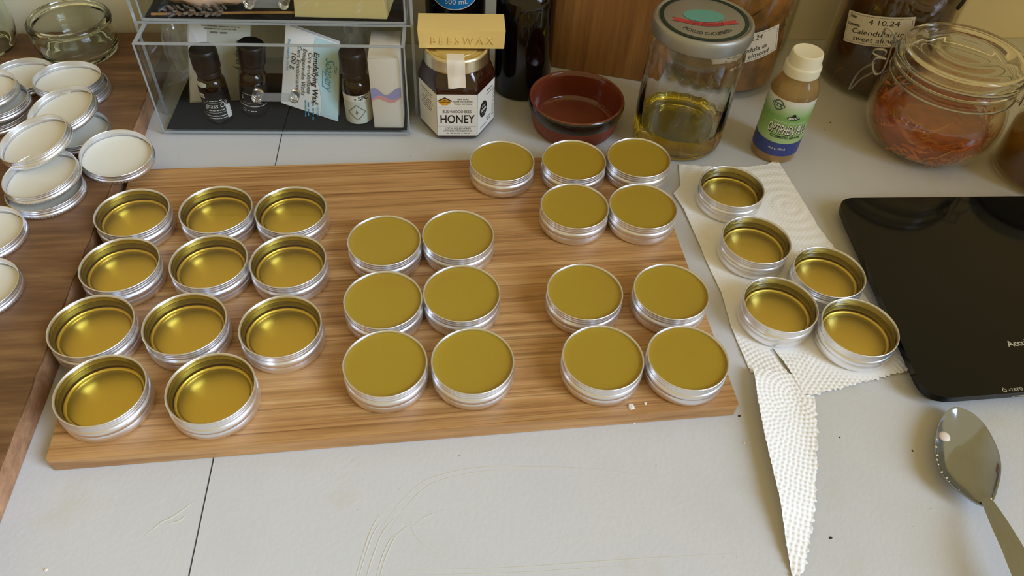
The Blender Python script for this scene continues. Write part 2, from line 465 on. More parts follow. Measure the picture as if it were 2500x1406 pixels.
# raised brown board at the left
def bx(y): return -.3617 - .145 * (y - .3227)
sl = empty('wooden_slab', 'thick dark brown veneered board with a chipped raw edge, left of the bamboo board', 'board', (-.36, .32, 0), math.atan(.145))
_ca, _sa = math.cos(math.atan(.145)), math.sin(math.atan(.145))
def sl_loc(x, y):
    dx, dy = x + .36, y - .32; return (dx * _ca + dy * _sa, -dx * _sa + dy * _ca)
e0 = sl_loc(bx(-.02), -.02)[0]
yb = sl_loc(-.44, wall_y(-.44) - .012)[1]; yb2 = sl_loc(-1.1, wall_y(-1.1) - .012)[1]
core = [(e0 - .8, -.36), (e0 - .0006, -.36)]
random.seed(3)
for k in range(26):
    t = -.355 + k * .0355
    if t < yb - .004: core.append((e0 - random.choice((.0003, .0008, .0012, .0005)), t))
core += [(e0 - .0006, yb), (e0 - .8, yb2)]
obj('core', prism(core, 0.0003, .0235, .0009, 1), M_core, sl, 'raw lighter wood edge', smooth=False)
top = [(e0 - .8, -.36)]
for k in range(72):
    t = -.36 + k * .0125
    if t < yb - .004: top.append((e0 - abs(random.gauss(.0002, .0006)) - (.0012 if random.random() < .10 else 0), t))
top += [(e0 - .0005, yb), (e0 - .8, yb2)]
obj('veneer', prism(top, .0235, .0258, .0005, 1), M_slab, sl, 'dark brown veneer face', smooth=False)
ZB = .0258

# bamboo chopping board
BP = [(-.3312, .2671), (.1893, .3556), (.1373, .6783), (-.3948, .5975)]
bc = Vector((-.1, .475)); br = math.atan2(.0885, .5205)
bb = empty('bamboo_board', 'long rectangular bamboo chopping board carrying the filled tins', 'chopping board', (bc.x, bc.y, .0004), br)
def bloc(p):
    d = Vector(p) - bc; return (d.x * math.cos(br) + d.y * math.sin(br), -d.x * math.sin(br) + d.y * math.cos(br))
obj('board', prism(round_poly([bloc(p) for p in BP], .004, 5), 0, .0129, .0016, 3), M_bamboo, bb, sharp=60)
ZT = .0133

# ------------------------------------------------------------------ tins
def tin_body():
    o = [(0, .0006), (.0285, .0006), (.0292, 0), (.0305, 0), (.0320, .0006), (.0329, .0020), (.0333, .0038), (.0334, .0088), (.0331, .0092), (.0331, .0096), (.0335, .0100),
         (.0336, .0125), (.0332, .0142), (.0325, .0150), (.0321, .0156), (.0321, .0160), (.0326, .0168), (.0327, .0173), (.0322, .0181), (.0321, .0184), (.0326, .0192), (.0327, .0197),
         (.0322, .0205), (.0321, .0209), (.0325, .0216), (.0330, .0222), (.0332, .0228), (.0330, .0233), (.0326, .0235), (.0321, .0233), (.0319, .0228)]
    i = [(.0315, .0218), (.0314, .0210), (.0318, .0199), (.0314, .0186), (.0318, .0174), (.0314, .0162), (.0315, .0154), (.0322, .0142), (.0325, .0125), (.0325, .0060), (.0319, .0038),
         (.0305, .0020), (.0288, .0012), (.0280, .0011), (.0272, .0019), (.0262, .0021), (0, .0021)]
    return lathe(o + i, 72)
def fill(zt, meniscus=.0004, zb=.0006, rr=.0316, dish=0.0):
    n = [(0, zb), (.030, zb), (.0322, .0035), (.0329, .006), (.0329, .0120), (.0326, .0142), (rr + .0003, .0156), (rr + .0003, zt + meniscus), (rr - .0004, zt + meniscus * .6), (rr - .0016, zt + meniscus * .15), (rr - .004, zt)] + [(r_, zt - dish * (1 - (r_ / .0275) ** 2)) for r_ in (.024, .019, .013, .006)] + [(0, zt - dish)]
    return lathe(n, 64)
me_tin = None
def make_tin(kind):
    t = empty('salve_tin', '', 'tin')
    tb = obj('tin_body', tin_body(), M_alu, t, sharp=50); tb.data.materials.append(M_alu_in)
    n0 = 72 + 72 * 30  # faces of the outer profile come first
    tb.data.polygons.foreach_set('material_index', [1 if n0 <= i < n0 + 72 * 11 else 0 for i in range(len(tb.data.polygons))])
    if kind == 'set': obj('set_balm', fill(.0209, .0007, rr=.0315, dish=.0005), M_balm, t)
    elif kind == 'oil': obj('liquid_balm', fill(.0200, .0005, rr=.0315), M_oil, t)
    else: obj('liquid_balm', fill(.0165, .0005, rr=.0315), M_oil, t)
    return t
TINS = [
 ('set', -.0183, .6224, 'tin of set olive balm standing alone at the back edge of the bamboo board'),
 ('set', .0552, .6316, 'tin of set olive balm, back row, left of the pair touching the back edge'),
 ('set', .1225, .6426, 'tin of set olive balm at the back right corner of the bamboo board'),
 ('set', .0554, .5602, 'tin of set olive balm, second row of the back right four, left one'),
 ('set', .1220, .5664, 'tin of set olive balm, second row of the back right four, right one'),
 ('set', -.1185, .4963, 'tin of set olive balm, middle block, left column, furthest back'),
 ('set', -.0526, .5098, 'tin of set olive balm, middle block, right column, furthest back'),
 ('set', -.1081, .4249, 'tin of set olive balm, middle block, left column, centre'),
 ('set', -.0426, .4380, 'tin of set olive balm, middle block, right column, centre'),
 ('set', -.0958, .3589, 'tin of set olive balm, middle block, left column, nearest the front'),
 ('set', -.0273, .3669, 'tin of set olive balm, middle block, right column, nearest the front'),
 ('set', .0633, .4492, 'tin of set olive balm, front right four, back left one'),
 ('set', .1390, .4559, 'tin of set olive balm, front right four, back right one'),
 ('set', .0768, .3786, 'tin of set olive balm, front right four, front left one'),
 ('set', .1458, .3840, 'tin of set olive balm at the front right corner of the bamboo board'),
 ('oil', -.3540, .5114, 'tin of clear liquid balm, left cluster, back row, leftmost'),
 ('oil', -.2801, .5229, 'tin of clear liquid balm, left cluster, back row, middle'),
 ('oil', -.2116, .5288, 'tin of clear liquid balm, left cluster, back row, rightmost'),
 ('oil', -.3396, .4456, 'tin of clear liquid balm, left cluster, second row, leftmost'),
 ('oil', -.2657, .4560, 'tin of clear liquid balm, left cluster, second row, middle'),
 ('oil', -.1978, .4626, 'tin of clear liquid balm, left cluster, second row, rightmost'),
 ('oil', -.3354, .3771, 'tin of clear liquid balm, left cluster, third row, leftmost'),
 ('oil', -.2630, .3856, 'tin of clear liquid balm, left cluster, third row, middle'),
 ('oil', -.1861, .3893, 'tin of clear liquid balm, left cluster, third row, rightmost'),
 ('oil', -.3034, .3170, 'tin of clear liquid balm, left cluster, front row, left one'),
 ('oil', -.2229, .3252, 'tin of clear liquid balm, left cluster, front row, right one'),
 ('low', .2193, .6200, 'part filled tin of liquid balm at the far end of the paper towel'),
 ('low', .2314, .5421, 'part filled tin of liquid balm, second from the far end of the towel'),
 ('low', .2929, .5049, 'part filled tin of liquid balm on the towel edge beside the black scale'),
 ('low', .2390, .4601, 'part filled tin of liquid balm at the top of the tear in the towel'),
 ('low', .3043, .4393, 'part filled tin of liquid balm at the near right corner of the towel')]
GR = {'set': 'tins of set balm on the bamboo board', 'oil': 'tins of liquid balm on the bamboo board', 'low': 'tins on the paper towel'}
proto = {}
random.seed(11)
for kind, x, y, lab in TINS:
    t = copy_tree(proto[kind]) if kind in proto else proto.setdefault(kind, make_tin(kind))
    t.location = (x, y, ZT if kind != 'low' else .0012); t.rotation_euler = (0, 0, random.uniform(0, 6)); t['label'] = lab; t['group'] = GR[kind]

# ------------------------------------------------------------------ loose lids, hollow side up
def make_lid():
    t = empty('tin_lid', '', 'lid')
    K = 1
    p = [(0, .0004), (.0300, .0004), (.0308, 0), (.0330, 0), (.0342, .0010, K), (.0345, .0016, K), (.0345, .0038, K), (.0341, .0044), (.0336, .0049), (.0335, .0053), (.0340, .0060), (.0341, .0065),
         (.0336, .0072), (.0335, .0075), (.0340, .0083), (.0340, .0088), (.0336, .0094), (.0337, .0099), (.0338, .0103), (.0335, .0106), (.0331, .0105), (.0329, .0101),
         (.0328, .0094), (.0331, .0085), (.0327, .0076), (.0331, .0064), (.0326, .0054), (.0330, .0045), (.0334, .0036), (.0334, .0014), (.0326, .0009), (0, .0009)]
    obj('lid_shell', lathe(p, 148, .00042), M_alu, t, sharp=50)
    obj('liner', lathe([(0, .0009), (.0329, .0009), (.0331, .0013), (.0328, .0022), (.0300, .0023), (.0296, .0021), (0, .0021)], 64), M_liner, t, 'off-white liner')
    return t
LIDS = [  # rim centre x, y, z, tilt nx, ny, label
 (-.5580, .7200, ZB + .0106, 0, 0, 'upturned aluminium lid at the very back left of the heap'),
 (-.5530, .6500, ZB + .0106, 0, 0, 'lid at the left edge, lowest of the three stacked below the backmost one'),
 (-.4953, .7048, ZB + .0218, .035, .05, 'upturned lid at the back of the heap by the glass jar, topmost of two'),
 (-.4905, .7040, ZB + .0106, 0, 0, 'lid under the tilted back lid, nearest the acrylic drawers'),
 (-.5625, .6610, ZB + .0320, 0, 0, 'upturned lid at the left edge, topmost of three stacked ones'),
 (-.5520, .6560, ZB + .0213, 0, 0, 'lid at the left edge, middle of three stacked ones'),
 (-.4730, .6420, ZB + .0265, -.17, -.14, 'upturned lid tilted steeply to the left, behind the front large lid'),
 (-.4600, .6300, ZB + .0106, 0, 0, 'lid mostly hidden under the steeply tilted lid, its right rim showing'),
 (-.4717, .5838, ZB + .0315, -.19, -.11, 'upturned lid tilted to the left lying on top of the heap front'),
 (-.4014, .5941, .0375, .10, -.09, 'upturned lid lying alone across the slab edge at the back corner of the bamboo board'),
 (-.4500, .5440, ZB + .0225, -.10, -.05, 'tilted lid resting inside a wider open one at the front of the heap'),
 (-.4471, .5370, ZB + .0106, 0, 0, 'lid at the front of the heap whose grey inside shows under a tilted lid'),
 (-.4739, .4747, ZB + .0106, 0, 0, 'upturned lid cut by the left edge, first of two in front of the heap'),
 (-.4470, .4105, ZB + .0106, 0, 0, 'upturned lid cut by the left edge, nearest the front')]
lp = None
for x, y, z, nx, ny, lab in LIDS:
    t = copy_tree(lp) if lp else make_lid(); lp = lp or t
    n = Vector((nx, ny, 1)).normalized(); q = Vector((0, 0, 1)).rotation_difference(n) @ Quaternion((0, 0, 1), random.uniform(0, 6))
    t.rotation_euler = q.to_euler(); t.location = Vector((x, y, z)) - n * .0106; t['label'] = lab; t['group'] = 'loose upturned tin lids'

# ------------------------------------------------------------------ paper towel
TWC = Vector((.24, .45))
def towel_mesh(outline, zf, step=.00125, jag=None):
    P = []
    for i, a in enumerate(outline):
        b = outline[(i + 1) % len(outline)]; n = max(1, int((Vector(b[:2]) - Vector(a[:2])).length / .0016))
        rough = len(a) > 2
        d = (Vector(b[:2]) - Vector(a[:2])).normalized(); nn = Vector((d.y, -d.x))
        for j in range(n):
            p = Vector(a[:2]).lerp(Vector(b[:2]), j / n)
            if rough and j: p += nn * random.gauss(0, a[2])
            P.append(p)
    xs = [p.x for p in P]; ys = [p.y for p in P]; k = len(P); pts = list(P)
    y = min(ys)
    row = 0
    while y < max(ys):
        x = min(xs) + (step / 2 if row % 2 else 0)
        # scanline inside test
        xc = []
        for i in range(k):
            a, b = P[i], P[(i + 1) % k]
            if (a.y > y) != (b.y > y): xc.append(a.x + (y - a.y) / (b.y - a.y) * (b.x - a.x))
        xc.sort()
        while x < max(xs):
            if sum(1 for c in xc if c < x) % 2 and min(abs(c - x) for c in xc) > .0007: pts.append(Vector((x, y)))
            x += step
        y += step * .87; row += 1
    r = geometry.delaunay_2d_cdt(pts, [], [list(range(k))], 1, 1e-6)
    return [Vector((p.x - TWC.x, p.y - TWC.y, zf(p.x, p.y))) for p in r[0]], [tuple(f) for f in r[2]]
def emboss(x, y, amp):
    v = 0
    cx, cy = .245, .375
    r = math.hypot(x - cx, y - cy); q = r / .0042; ring = round(q); per = max(6, round(2 * PI * max(ring, 1) * .0042 / .0040))
    a = math.atan2(y - cy, x - cx) / (2 * PI) * per
    v = max(0, 1 - ((q - ring) ** 2 + (a - round(a)) ** 2) * 7)
    return amp * v
def zsheet(x, y):
    near = min(1, max(0, (.50 - y) / .06))
    edge = 0
    w = mnoise.noise(Vector((x * 22, y * 22, 0))) * .0011 + .0008
    under = 1.0
    for kind, tx, ty, lab in TINS:
        if kind == 'low':
            d = math.hypot(x - tx, y - ty); under = min(under, max(0, (d - .033) / .014))
    rip = .0003 * math.sin(math.hypot(x - .285, y - .62) / .0019) if y > .5 else 0
    return .0006 + under * (max(0, w) + rip * .8 + emboss(x, y, .0004 + .0009 * near))
tw = empty('paper_towel', 'white embossed paper towel torn at its near end, under five tins', 'paper towel', (TWC.x, TWC.y, 0))
random.seed(5)
sheet = [(.1751, .6807), (.2010, .6795), (.2500, .6835), (.2740, .6900), (.2876, .6996), (.3002, .6440), (.3102, .5888, .0004), (.3201, .5599), (.3340, .4950), (.3511, .4131, .0008), (.2950, .3930, .0008), (.2610, .3800, .0007), (.2500, .3800),
         (.2440, .4002), (.2333, .4283), (.2300, .4260), (.2370, .4080), (.2425, .3985), (.2086, .3995), (.1993, .4489), (.1959, .4910), (.1870, .5320), (.1785, .5764), (.1727, .6050), (.1640, .6290), (.1727, .6433)]
obj('sheet', towel_mesh(sheet, zsheet), M_towel, tw, sharp=80)
def ztail(x, y):
    # free left edge curls up, tip settles down
    xl = .2086 - .008 * max(0, (.40 - y) / .07) if y > .33 else .2066 + .0 * y
    t = min(1, max(0, (y - .225) / .05)); h = .0105 * t * min(1, max(0, (.42 - y) / .03))
    s = max(0, 1 - (x - .203) / .04)
    return .0012 + h * s ** 1.3 + emboss(x, y, .0014) + .0008 * max(0, mnoise.noise(Vector((x * 30, y * 30, 3))))
tail = [(.2088, .4010), (.2440, .4005), (.2515, .3790, .0007), (.2590, .3795), (.2575, .3680, .0006), (.2532, .3419, .0006), (.2450, .3070, .0006), (.2366, .2768, .0007), (.2200, .2319, .0006), (.2125, .2200), (.2090, .2220), (.2079, .2440), (.2080, .2716), (.2070, .3000), (.2060, .3309), (.2065, .3680)]
obj('torn_strip', towel_mesh(tail, ztail), M_towel, tw, 'torn tapering end of the towel', sharp=80)

# ------------------------------------------------------------------ kitchen scale
sc_c = Vector((.45, .51, 0))
sc = empty('kitchen_scale', 'flat black glass kitchen scale cut by the right edge', 'scale', sc_c, 0)
SQ = [(.3295, .6215), (.3445, .3716), (.590, .4120), (.575, .6490)]
SQl = [(a - sc_c.x, b - sc_c.y) for a, b in SQ]
ins = [(p[0] * .955, p[1] * .955) for p in SQl]
obj('base', prism(round_poly(ins, .020, 8), .0022, .0100, .0012, 2), M_blackplastic, sc)
obj('glass_platform', prism(round_poly(SQl, .022, 10), .0100, .0165, .0018, 3), M_blackglass, sc)
for fx, fy in ((-.09, -.09), (-.1, .085), (.10, .09), (.10, -.06)):
    obj('foot', mv(lathe([(0, .0003), (.009, .0003), (.010, .0008), (.010, .0024), (0, .0024)], 20), fx, fy, 0), M_blackplastic, sc)
sa = math.radians(11)
fm = flat((.4296 - sc_c.x, .4355 - sc_c.y, .0165), (math.cos(sa), math.sin(sa), 0), (-math.sin(sa), math.cos(sa), 0), .0001)
obj('lettering', text(fm, 'AccuWeight', .0088, .028, 0, bold=.02, d=0), M_silverprint, sc, smooth=False)
fm = flat((.4215 - sc_c.x, .3880 - sc_c.y, .0165), (math.cos(sa), math.sin(sa), 0), (-math.sin(sa), math.cos(sa), 0), .0001)
obj('lettering', join(text(fm, '-zero', .0062, .0020, 0, d=0), ring_patch(fm, -.0082, -.0002, .0019, .0019, .35), patch(fm, .0006, .0024, 0, 1, 1, -.0082, .0012)), M_silverprint, sc, smooth=False)
fm = flat((.424 - sc_c.x, .3815 - sc_c.y, .0165), (math.cos(sa), math.sin(sa), 0), (-math.sin(sa), math.cos(sa), 0), .00012)
obj('print_line', patch(fm, .014, .0005, 0, 1, 1), M_silverprint, sc, smooth=False)

# ------------------------------------------------------------------ spoon
sp_o = Vector((.3640, .3300, 0))
sp = empty('serving_spoon', 'large steel serving spoon lying hollow side up in front of the scale', 'spoon', sp_o)
OUT = [(.3683, .3699), (.3544, .3585), (.3439, .3416), (.3383, .3264), (.3358, .3101), (.3392, .2989), (.3467, .2893), (.3575, .2808), (.3672, .2848), (.3763, .2975), (.3843, .3119), (.3887, .3264), (.3894, .3413), (.3872, .3556), (.3804, .3660)]
ol = catmull([(a, b, 0) for a, b in OUT], 4, True)
cen = Vector((.3640, .3270, 0))
def zrim(p): return .0125 + (.31 - p.y) * .02
V, F = [], []; n = len(ol)
levels = [1.0, .985, .95, .88, .78, .65, .5, .32, .15]
for L in levels:
    for p in ol:
        q = cen.lerp(p, L); d = (1 - L ** 2.3) * .0105
        V.append((q.x - sp_o.x, q.y - sp_o.y, zrim(p) - d + (.0003 if L == .985 else 0)))
for k in range(len(levels) - 1):
    for i in range(n):
        j = (i + 1) % n; F.append((k * n + i, k * n + j, (k + 1) * n + j, (k + 1) * n + i))
F.append(tuple((len(levels) - 1) * n + i for i in range(n)))
nv = len(V)  # underside
for L in levels:
    for p in ol:
        q = cen.lerp(p, L); d = (1 - L ** 2.3) * .0105
        V.append((q.x - sp_o.x, q.y - sp_o.y, zrim(p) - d - .0011))
for k in range(len(levels) - 1):
    for i in range(n):
        j = (i + 1) % n; F.append((nv + k * n + j, nv + k * n + i, nv + (k + 1) * n + i, nv + (k + 1) * n + j))
F.append(tuple(nv + (len(levels) - 1) * n + i for i in range(n))[::-1])
for i in range(n): j = (i + 1) % n; F.append((j, i, nv + i, nv + j))
obj('bowl', (V, F), M_steel, sp, sharp=70)
HP = [((.3590, .2862), (.3675, .2890), .0120), ((.3578, .2790), (.3682, .2822), .0138), ((.3548, .2640), (.3682, .2690), .0182), ((.3530, .2430), (.3690, .2505), .0220), ((.3518, .2200), (.3712, .2280), .0235), ((.3525, .1900), (.3760, .1965), .0225), ((.3555, .1500), (.3815, .1555), .017), ((.3585, .1150), (.3845, .1185), .0080), ((.3660, .1080), (.3790, .1090), .0060)]
V, F = [], []
for a, b, z in HP:
    a, b = Vector(a) - sp_o.xy, Vector(b) - sp_o.xy; m = (a + b) / 2
    for p, dz in ((a, 0), (a.lerp(m, .5), .0008), (m, .0011), (m.lerp(b, .5), .0008), (b, 0), (m.lerp(b, .5), -.0014), (m, -.0017), (a.lerp(m, .5), -.0014)): V.append((p.x, p.y, z + dz))
for k in range(len(HP) - 1):
    for i in range(8): j = (i + 1) % 8; F.append((k * 8 + i, k * 8 + j, (k + 1) * 8 + j, (k + 1) * 8 + i))
F += [tuple(range(8))[::-1], tuple((len(HP) - 1) * 8 + i for i in range(8))]
obj('handle', (V, F), M_steel, sp, sharp=60)
obj('residue_drop', mv(lathe([(0, 0), (.0042, 0), (.0046, .0006), (.0040, .0014), (.0022, .0020), (0, .0022)], 20), -.0115, .0125, .0078), M_crumb, sp, 'pale dried drop in the bowl')
for k in range(16):
    a = random.uniform(1.5, 4.4); i = int(a / (2 * PI) * n) % n
    idx = random.randrange(6, 34); p = cen.lerp(ol[idx], random.uniform(.93, .99)); s = random.uniform(.0004, .0009)
    obj('residue_speck', mv(lathe([(0, 0), (s, 0), (s * .8, s * .6), (0, s)], 8), p.x - sp_o.x, p.y - sp_o.y, zrim(p) - (1 - .95 ** 2.3) * .0105 + .0006), M_crumb, sp)

# ------------------------------------------------------------------ acrylic drawer organiser
OA = math.radians(5.6); OO = Vector((-.3923, .6743, 0))
og = empty('acrylic_organiser', 'clear acrylic drawer organiser with black felt floors, bottom drawer pulled out', 'organiser', OO, OA)
def ow(u, v, z=0): return Vector((OO.x + u * math.cos(OA) - v * math.sin(OA), OO.y + u * math.sin(OA) + v * math.cos(OA), z))
T = .003; FV = .039; BV = .160
ul, ur = -.0085, .2765
obj('side_panel', rbox(ul, ul + T, FV, BV, .0003, .235, .0004, 1), M_acryl, og, smooth=False)
obj('side_panel', rbox(ur - T, ur, FV, BV, .0003, .235, .0004, 1), M_acryl, og, smooth=False)
obj('back_panel', rbox(ul + T, ur - T, BV - T, BV, .0003, .235, .0004, 1), M_acryl, og, smooth=False)
obj('base_panel', rbox(ul + T, ur - T, FV, BV - T, .0003, .0026, .0003, 1), M_acryl, og, smooth=False)
obj('shelf', rbox(ul + T, ur - T, FV, BV - T, .1118, .1136, .0003, 1), M_acryl, og, smooth=False)
obj('top_panel', rbox(ul + T, ur - T, FV, BV - T, .232, .2350, .0003, 1), M_acryl, og, smooth=False)
obj('panel_edge_glint', join(rbox(ul - .0001, ul + T + .0001, FV - .0006, FV + .0004, .0003, .235, .0002, 1), rbox(ur - T - .0001, ur + .0001, FV - .0006, FV + .0004, .0003, .235, .0002, 1), rbox(ul + T, ur - T, FV - .0006, FV + .0004, .1116, .1138, .0002, 1)), M_edgeglint, og, 'thin frame edge strips with the highlight painted in pale grey', smooth=False)  # strips added over the panel edges to carry the painted highlight
def handle(par, u0, u1, v, z):
    cyl_ = lambda u: xf(lathe([(0, 0), (.0048, 0), (.0052, .0006), (.0052, .0125), (.0046, .0132), (0, .0132)], 24), Matrix.Translation((u, v, z)) @ Matrix.Rotation(PI / 2, 4, 'X'))
    h = obj('handle', rbox(u0, u1, v - .0115, v - .0070, z - .0042, z + .0042, .0006, 2), M_handle, par)
    for u in (u0, u1): obj('post', cyl_(u), M_glass, h)
def drawer(v0, z0, h, dep, rim):
    u0, u1 = 0.0, .2685
    d = obj('drawer', join(rbox(u0, u1, v0, v0 + T, z0, z0 + h, .0004, 1), rbox(u0, u0 + T, v0 + T, v0 + dep, z0, z0 + h, .0004, 1), rbox(u1 - T, u1, v0 + T, v0 + dep, z0, z0 + h, .0004, 1), rbox(u0 + T, u1 - T, v0 + dep - T, v0 + dep, z0, z0 + h, .0004, 1), rbox(u0 + T, u1 - T, v0 + T, v0 + dep - T, z0, z0 + T, .0004, 1)), M_acryl, og, smooth=False)
    obj('felt_liner', rbox(u0 + T + .0006, u1 - T - .0006, v0 + T + .0006, v0 + dep - T - .0006, z0 + T + .0001, z0 + T + .0016, .0003, 1), M_felt, d, 'black felt liner', smooth=False)
    e = .0004
    obj('rim_edge_glint', join(rbox(u0 - e, u1 + e, v0 - e, v0 + T + e, z0 + h - .0012, z0 + h + e, .0002, 1), rbox(u0 - e, u0 + T + e, v0 + T, v0 + dep, z0 + h - .0012, z0 + h + e, .0002, 1), rbox(u1 - T - e, u1 + e, v0 + T, v0 + dep, z0 + h - .0012, z0 + h + e, .0002, 1),
                         rbox(u0 - e, u0 + .0012, v0 - e, v0 + .0012, z0, z0 + h, .0002, 1), rbox(u1 - .0012, u1 + e, v0 - e, v0 + .0012, z0, z0 + h, .0002, 1), rbox(u0 - e, u1 + e, v0 - e, v0 + .0010, z0, z0 + .0026, .0002, 1)), M_edgeglint, d, 'thin drawer edge strips with the highlight painted in pale grey', smooth=False)
    return d
dl = drawer(0.0, .0030, .1080, .118, True); handle(dl, .1125, .1510, 0.0, .0565)
T = .0020
dm = drawer(FV + .0008, .1139, .1080, .114, True); handle(dm, .1145, .1485, FV + .0008, .1400); T = .003
FZ = .0079  # felt top in the lower drawer
FZ2 = .1176

# small brown bottles
def oil_bottle(name, label, loc, rz, hs=1.0, lab_dark=True):
    b = empty(name, label, 'bottle', loc, rz)
    obj('glass', lathe([(0, .0005), (.0120, .0005), (.0138, 0), (.0146, .0012), (.0148, .003), (.0148, .046), (.0143, .0495), (.0125, .0525), (.0100, .0545), (.0098, .056), (0, .056)], 40), M_amber, b)
    obj('cap', lathe([(0, .0555), (.0118, .0555), (.0126, .0562), (.0127, .0600), (.0122, .0612), (.0138, .0640), (.0142, .0665), (.0142, .0820), (.0138, .0845), (.0128, .0858), (0, .0860)], 40), M_darkcap, b)
    return b
b1 = oil_bottle('oil_bottle', 'small brown bottle, black label with white smudge, leftmost in the open drawer', ow(.0585, .0225, FZ), 0)
mp = cyl(.0148, -84, z0=.024)
obj('label', patch(mp, .050, .036), M_darkcap, b1, 'black paper label')
obj('lettering', join(text(mp, 'grass Oil', .0085, .003, .001, shear=.25, sx=.8, d=.0002), greek(mp, .018, .0016, .003, -.0045), greek(mp, .017, .0014, .003, .0075), patch(mp, .026, .0003, .0002, 12, 1, .002, .005), patch(mp, .026, .0003, .0002, 12, 1, .002, -.0075), patch(mp, .040, .0008, .0002, 16, 1, 0, -.0115), greek(mp, .022, .0014, .003, -.0145)), M_white, b1, smooth=False)
obj('sticker', patch(mp, .0075, .0052, .0003, 4, 1, -.0105, .0128), M_cream, b1, 'small cream sticker'); obj('lettering', greek(mp, .0055, .0016, -.0105, .0128, .0005), M_black, b1, smooth=False)
obj('sticker', patch(mp, .0060, .0160, .0003, 4, 2, .0155, -.0085), M_white, b1, 'white strip on the label edge')
m2 = cyl(.0140, -118, .0004, z0=.0505)
bl = [(.0068 * math.cos(a) * (1 + .12 * math.sin(3 * a + 1)), .0042 * math.sin(a) * (1 + .15 * math.cos(2 * a))) for a in [2 * PI * i / 24 for i in range(24)]]
obj('smudge', blob(m2, bl, .0004), M_pouchgrey, b1, 'pale smudge of sticker', smooth=False)
b2 = oil_bottle('oil_bottle', 'small brown bottle with black label leaning behind the drawer handle', ow(.0935, .0330, FZ + .0022), 0); b2.rotation_euler = (0, math.radians(9), 0)
mp = cyl(.0148, -92, z0=.024)
obj('label', patch(mp, .050, .036), M_darkcap, b2, 'black paper label')
obj('lettering', join(text(mp, 'S', .0075, -.0085, .002, shear=.25, sx=.8), text(mp, 'ora', .0075, .0075, .002, shear=.25, sx=.8), greek(mp, .017, .0014, .001, .0075), patch(mp, .026, .0003, .0002, 12, 1, .001, -.004), patch(mp, .040, .0008, .0002, 16, 1, 0, -.0075), ring_patch(mp, -.006, -.0135, .002, .002, .4, .0002), greek(mp, .010, .0015, .003, -.0135)), M_white, b2, smooth=False)
b3 = oil_bottle('oil_bottle', 'small brown bottle with a pale label lettered SFC beside the white carton', ow(.2115, .0225, FZ), 0)
mp = cyl(.0148, -80, z0=.0185)
obj('label', patch(mp, .056, .030), M_pouchgrey, b3, 'grey-white paper label'); obj('label', patch(mp, .056, .0075, .0001, 24, 1, 0, .0172), M_white, b3, 'white header strip')
obj('lettering', text(mp, '- SFC', .0072, .0055, .0172, bold=.02, d=.0004), M_black, b3, smooth=False)
dia = [(-.001, .0095), (.0085, 0), (-.001, -.0095), (-.0105, 0), (-.001, .0095)]
obj('hazard_diamond', join(stroke(mp, dia, .0009, .0003), poly_patch(mp, [(-.0015, .003), (.0003, 0), (-.001, -.003), (-.0025, -.001)], .0003)), M_grey, b3, 'outlined hazard diamond', smooth=False)

# carton
cb = empty('carton', 'white cosmetics carton with a purple and coral wave at the right end of the drawer', 'box', ow(.2290, .0055, FZ), OA)
obj('box', rbox(0, .0325, 0, .058, 0, .086, .0008, 2), M_cream, cb)
obj('flap', rbox(.0004, .0321, .0002, .0250, .0862, .0868, .0002, 1), M_cream, cb, 'tuck flap edge')
fm = flat((0, 0, 0), (1, 0, 0), (0, 0, 1), .0004)
wv_ = lambda x, o: .0365 + .004 * math.sin(x * 190 + o) + x * .18
def band(lo, hi, d):
    n = 16; xs = [.0325 * i / n for i in range(n + 1)]
    return [fm(x, lo(x), d) for x in xs] + [fm(x, hi(x), d) for x in xs], [(i, i + 1, n + 2 + i, n + 1 + i) for i in range(n)]
obj('wave_print', band(lambda x: wv_(x, 0), lambda x: wv_(x, .6) + .008 + .003 * math.sin(x * 260 + 1), .0001), M_purple, cb, 'purple printed wave', smooth=False)
obj('wave_print', band(lambda x: wv_(x, .4) - .0035, lambda x: wv_(x, 0), .0001), M_coral, cb, 'coral printed wave', smooth=False)

# wax pouch leaning in the drawer
def bil(c00, c10, c11, c01, bulge):
    c00, c10, c11, c01 = map(Vector, (c00, c10, c11, c01)); nn = (c10 - c00).cross(c01 - c00).normalized()
    return lambda s, t, d=0.0: c00.lerp(c10, s).lerp(c01.lerp(c11, s), t) + nn * (d + bulge * math.sin(PI * min(1, max(0, s))) * math.sin(PI * min(1, max(0, t))))
pz = ow(.155, .045, FZ)
pc = empty('wax_pouch', 'white and pale blue pouch of emulsifying wax leaning in the open drawer', 'pouch', pz, OA)
L = lambda u, v, z: (u - .155, v - .045, z - FZ)
pm = bil(L(.1255, .0300, .0230), L(.1880, .0160, .0085), L(.1955, .0500, .0850), L(.1390, .0620, .1000), .006)
back = bil(L(.1275, .0420, .0220), L(.1880, .0280, .0085), L(.1955, .0550, .0850), L(.1390, .0670, .1000), -.003)
n1, n2 = 16, 16
front = grid(lambda s, t: pm(s, t), n1, n2); bk = grid(lambda s, t: back(1 - s, t), n1, n2)
obj('pouch_body', join(front, bk), M_pouchwhite, pc, sharp=80)
def pouch_blue(s, t):
    e = .60 + .07 * math.sin(t * 5 + .6) + .05 * (1 - t)
    return pm(e + (1 - e) * s, .01 + .97 * t, .0004)
obj('blue_print', grid(pouch_blue, 12, 20), M_pouchblue, pc, 'pale blue printed area')
PW, PH = .060, .080   # label size: s across, t up; lettering reads downward
pt = lambda u, v, d=0.0: pm(.5 + v / PW, .5 - u / PH, .0006 + d)   # u runs down the pouch, v to the right
